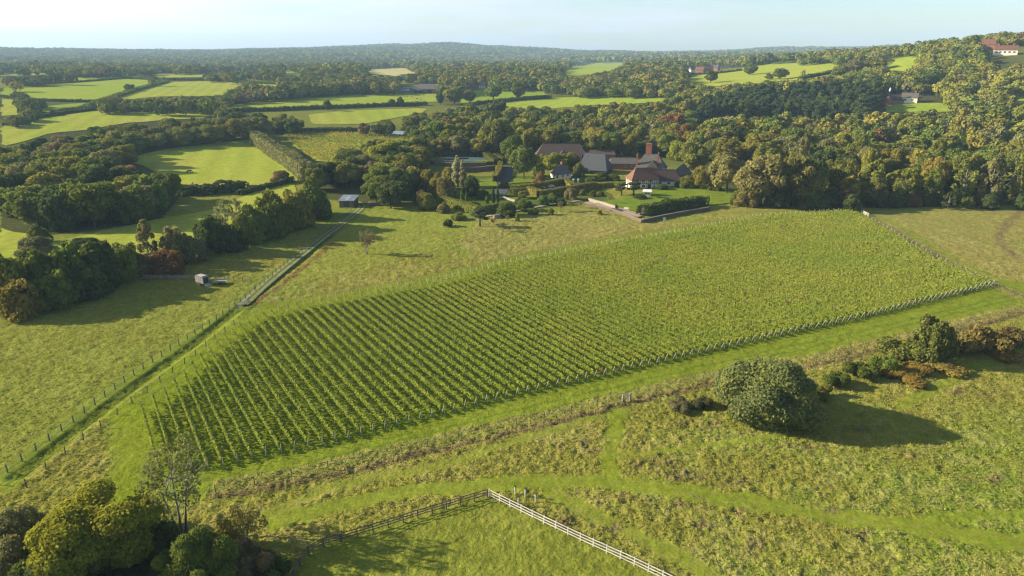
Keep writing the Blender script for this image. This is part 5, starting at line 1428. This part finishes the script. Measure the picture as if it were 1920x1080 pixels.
house('hilltop_house', 'long white house with gables and red roof near the top of the right hill', 'house', 1884, 103, yaw(1884) + .1, 20, 9, 5.2, 4.2, M_PLASTER, M_REDCLAY, (0, 0), chim=[(-7, 0, 5, 11, 1.4, 1), (6, 0, 5, 11, 1.4, 1)],
      wins=[(k, -4.5, 2.8, 1.8, 1.6, '-y') for k in (-8, -5, -1, 3, 7)])
house('hilltop_cottage', 'red roofed house half hidden on the right hill skyline', 'house', 1853, 92, yaw(1853), 13, 9, 5, 5.5, M_BRICK, M_REDCLAY, (0, .6), chim=[(3, 0, 5, 12, 1.2, 1)], wins=[(0, -4.5, 2.4, 1.6, 1.4, '-y')])
for i, (px, ft) in enumerate(((1300, 136), (1312, 137), (1328, 135), (1340, 133))):
    house('village_house', ('pale gabled cottage', 'red roofed cottage', 'brown roofed cottage', 'grey roofed cottage')[i] + f' in the far village, {ordinal(i + 1)} from the left', 'cottage', px, ft, yaw(px) + (.5, -.3, .2, -.4)[i], 13, 8, 5, 4.5,
          (M_PLASTER, M_BRICK, M_BOARD, M_BRICK)[i], (M_GREYTILE, M_REDCLAY, M_CLAY, M_SLATE)[i], (0, 0), chim=[(4, 0, 5, 11, 1.1, .9)], wins=[(-3, -4, 3, 1.4, 1.3, '-y'), (2, -4, 3, 1.4, 1.3, '-y')])
p = U(848, 92); t = empty('radio_mast', p, 0, 'thin radio mast on the blue horizon ridge', 'mast')
MB().lathe([(1.0, 0), (.5, 40), (.15, 62)], 6).build('mast', M_POST, t)

# ------------------------------------------------------------------ garden furniture
def wallrun(name, label, line, w, h, mat, cap=None, cat='wall', z0=0):
    L = resample(line, 2.0); o = L[0]; b = MB(); c = MB()
    for i in range(len(L) - 1):
        a, d = L[i] - o, L[i + 1] - o
        b.bar((a[0], a[1], h / 2 - .2 + z0), (d[0], d[1], h / 2 - .2 + z0), w, h + .4)
        c.bar((a[0], a[1], h + .05 + z0), (d[0], d[1], h + .05 + z0), w + .14, .1)
    r = empty(name, (o[0], o[1], float(hz(*o))), 0, label, cat)
    b.build('wall_face', mat, r); c.build('coping', cap or M_STONE, r)
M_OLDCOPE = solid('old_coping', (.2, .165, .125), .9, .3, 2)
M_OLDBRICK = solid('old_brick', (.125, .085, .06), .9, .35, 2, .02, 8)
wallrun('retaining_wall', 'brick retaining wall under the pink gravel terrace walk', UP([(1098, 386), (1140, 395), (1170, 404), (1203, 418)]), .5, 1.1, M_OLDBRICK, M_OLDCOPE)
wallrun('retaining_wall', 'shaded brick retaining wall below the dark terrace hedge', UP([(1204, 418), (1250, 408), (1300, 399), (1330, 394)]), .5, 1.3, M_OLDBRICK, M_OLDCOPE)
wallrun('terrace_wall', 'pale stone wall along the lawn edge above the terrace walk', UP([(1104, 377), (1130, 384), (1154, 392)]), .6, 1.2, M_STONE)
wallrun('terrace_wall', 'low brick wall at the lawn corner beyond the white bench', UP([(1160, 393), (1180, 399), (1200, 405)]), .4, .8, M_OLDBRICK, M_OLDCOPE)
wallrun('garden_wall', 'dark brick wall across the back of the kitchen garden', UP([(858, 322), (895, 322), (928, 318)]), .4, 2.4, M_OLDBRICK)
wallrun('garden_wall', 'second dark brick wall just below the tennis court', UP([(815, 311), (860, 313), (912, 312)]), .4, 2.2, M_OLDBRICK)
wallrun('garden_wall', 'short pinkish wall at the top corner of the orchard', UP([(926, 410), (942, 407)]), .5, 1.3, solid('pink_brick', (.36, .24, .19), .9, .2, 3))
wallrun('garden_wall', 'pale low wall at the shrub border steps', UP([(944, 372), (960, 377), (973, 381)]), .4, .8, M_STONE)
for i, px in enumerate((1075, 1084)):
    p = U(px, 349); t = empty('gate_pillar', p, 0, ('left', 'right')[i] + ' white gate pillar by the car park hedge', 'gate pillar')
    MB().box((0, 0, 1.5), (.6, .6, 3.2)).build('shaft', M_WHITE, t); MB().box((0, 0, 3.2), (.95, .95, .22)).box((0, 0, 3.45), (.5, .5, .3), 0, .3).build('cap', M_WHITE, t)
p = U(1213, 371); t = empty('garden_arbour', p, -.15, 'white timber arbour with open arch standing on the lawn', 'arbour')
for x, y in ((-1.5, -1), (1.5, -1), (-1.5, 1), (1.5, 1)): MB().box((x, y, 1.4), (.2, .2, 3.2)).build('post', M_WHITE, t)
MB().box((0, -1, 2.7), (3.4, .16, .5)).box((0, 1, 2.7), (3.4, .16, .5)).build('beam', M_WHITE, t)
roof(MB(), 3.2, 2.2, .8, 3.0, .3, 0, 0, .1).build('roof', M_WHITE, t)
MB().box((0, .8, .55), (2.6, .5, .12)).box((0, 1.0, 1.0), (2.6, .08, .8)).build('bench_seat', M_WHITE, t)
def bench(px, base, rz, label, mat):
    t = empty('garden_bench', U(px, base) + np.array([0, 0, .5]), rz, label, 'bench')
    MB().box((0, 0, .45), (1.9, .5, .07)).build('seat', mat, t); MB().box((0, .26, .8), (1.9, .06, .5)).build('backrest', mat, t)
    for x in (-.85, .85): MB().box((x, 0, .22), (.08, .5, .45)).build('leg', mat, t)
bench(1174, 396, -.35, 'white bench on the terrace walk', M_WHITE)
bench(1113, 389, -.35, 'pale bench near the start of the terrace walk', M_GREYRAIL)
p = U(1155, 397); t = empty('terrace_steps', p + np.array([0, 0, .6]), -.45, 'dark sunken steps cut into the terrace walk', 'steps')
for k in range(4): MB().box((k * .0, -1.2 + k * .7, .02 + k * .12), (4.2, .7, .16)).build('step', M_ASPH, t)
p = U(1245, 421); t = empty('notice_board', p, .05, 'pale blue notice board on a post below the terrace wall', 'sign')
MB().box((0, 0, 1.1), (.1, .1, 2.3)).build('post', M_WOOD, t); MB().box((0, -.07, 2.1), (.9, .05, 1.1)).build('board', solid('pale_blue_paint', (.45, .58, .62), .6), t)
p = U(948, 486); t = empty('marker_post', p, 0, 'short white marker post beside the meadow path', 'post')
MB().box((0, 0, .75), (.3, .3, 1.5), 0, .8).build('shaft', M_WHITE, t); MB().box((0, 0, 1.55), (.36, .36, .1)).build('cap', M_WHITE, t)
# tennis net and court fence
a, c = U(838, 300), U(905, 297); r = empty('tennis_net', a, math.atan2(c[1] - a[1], c[0] - a[0]), 'tennis net across the shaded court', 'tennis net'); ln = float(np.hypot(*(c - a)[:2])); ln = min(ln, 13)
MB().box((ln / 2, 0, .95), (ln, .06, .12)).build('net_band', M_WHITE, r); MB().box((ln / 2, 0, .5), (ln, .03, .75)).build('netting', M_ASPH, r)
for x in (0, ln): MB().box((x, 0, .55), (.1, .1, 1.2)).build('net_post', M_DARKWOOD, r)

# ------------------------------------------------------------------ vehicles
M_TYRE = solid('tyre_rubber', (.02, .02, .02), .9)
def car(px, base, rz, paint, label):
    t = empty('parked_car', U(px, base) + np.array([0, 0, .12]), rz, label, 'car', 'cars inside the clipped hedges')
    prof = [(-2.1, .35), (-2.15, .75), (-1.95, .92), (-1.0, .98), (-.35, 1.42), (.95, 1.45), (1.75, .98), (2.1, .9), (2.15, .4)]
    V = [(x, s * .85 * (.82 if z > 1.2 else 1), z) for s in (-1, 1) for x, z in prof]; n = len(prof)
    F = [list(range(n)), list(range(n, 2 * n))[::-1]] + [[i, i + n, (i + 1) % n + n, (i + 1) % n] for i in range(n)]
    MB().add(V, F).build('body', solid('car_paint', paint, .25, .05, 1), t)
    MB().add([(-.98, s * .74, 1.02 + .02) for s in (-1, 1)] + [(-.36, s * .66, 1.44) for s in (-1, 1)], [[0, 1, 3, 2]]).build('windscreen', M_GLASS, t).location = (-.03, 0, .01)
    for s in (-1, 1): MB().box((.3, s * .79, 1.2), (1.7, .06, .32)).build('side_window', M_GLASS, t)
    for x in (-1.3, 1.3):
        for s in (-1, 1): MB().tube([(x, s * .72, .32), (x, s * .9, .32)], [.33, .33], 14).build('wheel', M_TYRE, t)
car(1013, 354, .15, (.6, .62, .65), 'white car, left of those inside the car park hedges')
car(1019, 352.5, .15, (.5, .52, .55), 'silver car behind the white one in the car park')
car(1031, 352, .15, (.62, .62, .62), 'white car in the middle of the hedged car park')
car(1058, 349, .3, (.1, .09, .1), 'dark car at the right end of the hedged car park')
p = U(380, 533); t = empty('horse_trailer', p, -.55, 'grey horse trailer with its ramp let down in the paddock', 'trailer')
b = MB(); prof = [(-1.7, .55), (-1.7, 2.2), (-1.5, 2.55), (1.4, 2.6), (1.75, 2.2), (1.75, .55)]
n = len(prof); V = [(x, s * .9, z) for s in (-1, 1) for x, z in prof]
b.add(V, [list(range(n)), list(range(n, 2 * n))[::-1]] + [[i, i + n, (i + 1) % n + n, (i + 1) % n] for i in range(n)])
b.build('body', solid('trailer_panel', (.2, .185, .18), .5, .15, 2), t)
MB().box((0, -.92, 1.2), (3.3, .04, .12)).box((0, -.92, 1.9), (3.3, .04, .12)).box((-.5, -.92, 1.5), (.12, .04, 1.8)).box((.6, -.92, 1.5), (.12, .04, 1.8)).box((0, 0, 2.62), (2.6, 1.5, .06)).build('trim', M_GREYRAIL, t)
MB().box((1.77, 0, 1.45), (.04, 1.5, 1.6)).build('doorway', M_TIMBER, t)
MB().add([(1.75, -.8, .5), (3.2, -.8, .05), (3.2, .8, .05), (1.75, .8, .5), (1.75, -.8, .58), (3.2, -.8, .13), (3.2, .8, .13), (1.75, .8, .58)], [[3, 2, 1, 0], [4, 5, 6, 7], [0, 1, 5, 4], [1, 2, 6, 5], [2, 3, 7, 6], [3, 0, 4, 7]]).build('ramp', M_GREYRAIL, t)
for x in (-.4, .45):
    for s in (-1, 1): MB().tube([(x, s * .8, .36), (x, s * 1.0, .36)], [.36, .36], 14).build('wheel', M_TYRE, t)
MB().bar((-1.7, 0, .55), (-2.9, 0, .5), .1).build('drawbar', M_TIMBER, t)
p = U(413, 532); t = empty('flat_trailer', p, .1, 'low flat grey trailer parked beside the horse trailer', 'trailer')
MB().box((0, 0, .75), (3.6, 1.9, .12)).build('deck', M_GREYRAIL, t)
for s in (-1, 1): MB().box((0, s * .93, .98), (3.6, .05, .34)).build('sideboard', M_GREYRAIL, t); MB().tube([(.2, s * .75, .36), (.2, s * .98, .36)], [.36, .36], 14).build('wheel', M_TYRE, t)
MB().bar((-1.8, 0, .6), (-3.0, 0, .5), .1).build('drawbar', M_TIMBER, t)

# ------------------------------------------------------------------ animals
def beast(name, label, cat, px, base, rz, s, col, horse, group=None):
    """one continuous body grown on a skeleton"""
    nk = [(1.0, 0, 1.32), (1.35, 0, 1.0 if horse else 1.05), (1.6, 0, .55 if horse else .7), (1.75, 0, .28 if horse else .5)] if True else []
    J = [(-.75, 0, 1.25), (-.1, 0, 1.2), (.6, 0, 1.28)] + nk; R = [(.3, .3), (.34, .36), (.3, .34), (.2, .24), (.13, .17), (.12, .14), (.07, .08)]
    E_ = [(0, 1), (1, 2), (2, 3), (3, 4), (4, 5), (5, 6)]
    for sgn in (-1, 1):
        k = len(J); J += [(-.82, sgn * .2, .95), (-.68, sgn * .2, .72), (-.9, sgn * .2, .46), (-.86, sgn * .2, .04)]; R += [(.17, .2), (.1, .11), (.065, .065), (.07, .07)]; E_ += [(0, k), (k, k + 1), (k + 1, k + 2), (k + 2, k + 3)]
        k = len(J); J += [(.66, sgn * .19, .95), (.68, sgn * .19, .5), (.68, sgn * .19, .04)]; R += [(.14, .15), (.07, .07), (.07, .07)]; E_ += [(2, k), (k, k + 1), (k + 1, k + 2)]
    k = len(J); J += [(-1.08, 0, 1.15), (-1.15, 0, .6)]; R += [(.06, .06), (.05, .05)]; E_ += [(0, k), (k, k + 1)]
    me = bpy.data.meshes.new('body'); me.from_pydata(J, E_, []); me.update()
    o = bpy.data.objects.new(name, me); link(o); sk = o.modifiers.new('skin', 'SKIN')
    for v, r in zip(me.skin_vertices[0].data, R): v.radius = r
    me.skin_vertices[0].data[0].use_root = True
    o.modifiers.new('sub', 'SUBSURF').levels = 1; o.modifiers['sub'].render_levels = 1
    o.data.materials.append(solid('animal_coat', col, .8, .2, 2))
    o.location = tuple(map(float, U(px, base))); o.rotation_euler = (0, 0, rz); o.scale = (s, s, s)
    tag(o, label, cat, group); return o
beast('horse', 'dark brown horse grazing in the sunlit paddock', 'horse', 355, 325, .2, 1.15, (.03, .02, .015), True)
for i, (px, ft) in enumerate(((763, 182), (772, 183), (779, 180), (788, 180), (795, 179), (804, 177), (782, 187), (789, 188))):
    beast('cow', 'dark cow grazing below the far farm sheds', 'cow', px, ft, random.uniform(0, 6), 1.1, (.03, .022, .018), False, 'cows grazing below the far farm')

# ------------------------------------------------------------------ light, sky, air, camera
EL = math.radians(21.5); AZS = math.radians(-82.0)          # sun: low, to the left and a little beyond
sd = Vector((math.sin(AZS) * math.cos(EL), math.cos(AZS) * math.cos(EL), math.sin(EL)))
sun = bpy.data.lights.new('sun', 'SUN'); sun.energy = 5.0; sun.angle = math.radians(.5); sun.color = (1.0, .88, .65)
so = link(bpy.data.objects.new('sun', sun)); so.rotation_euler = (-sd).to_track_quat('-Z', 'Y').to_euler()
W = bpy.data.worlds.new('World'); SC.world = W; W.use_nodes = True
nt = W.node_tree; N, L = nt.nodes, nt.links; N.clear()
wo = N.new('ShaderNodeOutputWorld'); bg = N.new('ShaderNodeBackground'); sky = N.new('ShaderNodeTexSky')
sky.sky_type = 'NISHITA'; sky.sun_disc = False; sky.sun_elevation = EL; sky.sun_rotation = AZS; sky.air_density = 1.0; sky.dust_density = .7; sky.ozone_density = 2.5
tc = N.new('ShaderNodeTexCoord')
mp = nd(nt, 'ShaderNodeMapping'); mp.inputs['Scale'].default_value = (1.6, 1.6, 14); mp.inputs['Rotation'].default_value = (0, .03, .2); L.new(tc.outputs['Generated'], mp.inputs[0])
cl = noise(nt, 2.2, 7, mp.outputs[0], .6)
sx = N.new('ShaderNodeSeparateXYZ'); L.new(tc.outputs['Generated'], sx.inputs[0])
cov = mathn(nt, 'ADD', cl, rmap(nt, sx.outputs['X'], -.6, .5, .22, -.12))
lum = N.new('ShaderNodeRGBToBW'); L.new(sky.outputs[0], lum.inputs[0])
cw = N.new('ShaderNodeCombineXYZ')
for i, k in enumerate((1.05, 1.12, 1.18)): L.new(mathn(nt, 'MULTIPLY', lum.outputs[0], k), cw.inputs[i])
skc = mixc(nt, rmap(nt, cov, .42, .64, 0, .92), sky.outputs[0], cw.outputs[0])
tn = N.new('ShaderNodeVectorMath'); tn.operation = 'MULTIPLY'; L.new(skc, tn.inputs[0]); tn.inputs[1].default_value = (.97, .99, 1.04)
L.new(tn.outputs[0], bg.inputs['Color']); bg.inputs['Strength'].default_value = .085
L.new(bg.outputs[0], wo.inputs[0])

hm, hnt, HN, HL = newmat('haze_air')
ho = HN.new('ShaderNodeOutputMaterial'); hv = HN.new('ShaderNodeVolumePrincipled')
hv.inputs['Color'].default_value = (.50, .74, 1.0, 1); hv.inputs['Density'].default_value = 1.1e-4; hv.inputs['Anisotropy'].default_value = 0
HL.new(hv.outputs[0], ho.inputs['Volume'])
hb = MB().box((0, 0, 114), (16800, 16800, 280)); hz_o = hb.build('haze', hm); struct(hz_o, 'stuff', 'thin blue air over the far hills')
hz_o.visible_shadow = True

cam = bpy.data.cameras.new('camera'); cam.sensor_width = 36; cam.lens = 36 * CF / 1920; cam.clip_end = 30000; cam.clip_start = 1
co = link(bpy.data.objects.new('camera', cam)); co.location = (0, 0, CH); co.rotation_euler = (math.pi / 2 - CP, 0, 0)
SC.camera = co
vs = SC.view_settings; vs.view_transform = 'Standard'; vs.look = 'None'; vs.exposure = 1.28; vs.gamma = 1; vs.use_curve_mapping = False
cy = SC.cycles
cy.max_bounces = 4; cy.diffuse_bounces = 2; cy.glossy_bounces = 1; cy.transmission_bounces = 2; cy.transparent_max_bounces = 2; cy.volume_bounces = 0
cy.caustics_reflective = False; cy.caustics_refractive = False; cy.use_denoising = True; cy.denoiser = 'OPENIMAGEDENOISE'; cy.denoising_prefilter = 'ACCURATE'; cy.denoising_input_passes = 'RGB_ALBEDO_NORMAL'; cy.pixel_filter_type = 'BLACKMAN_HARRIS'; cy.filter_width = 1.3
SC.render.use_persistent_data = False
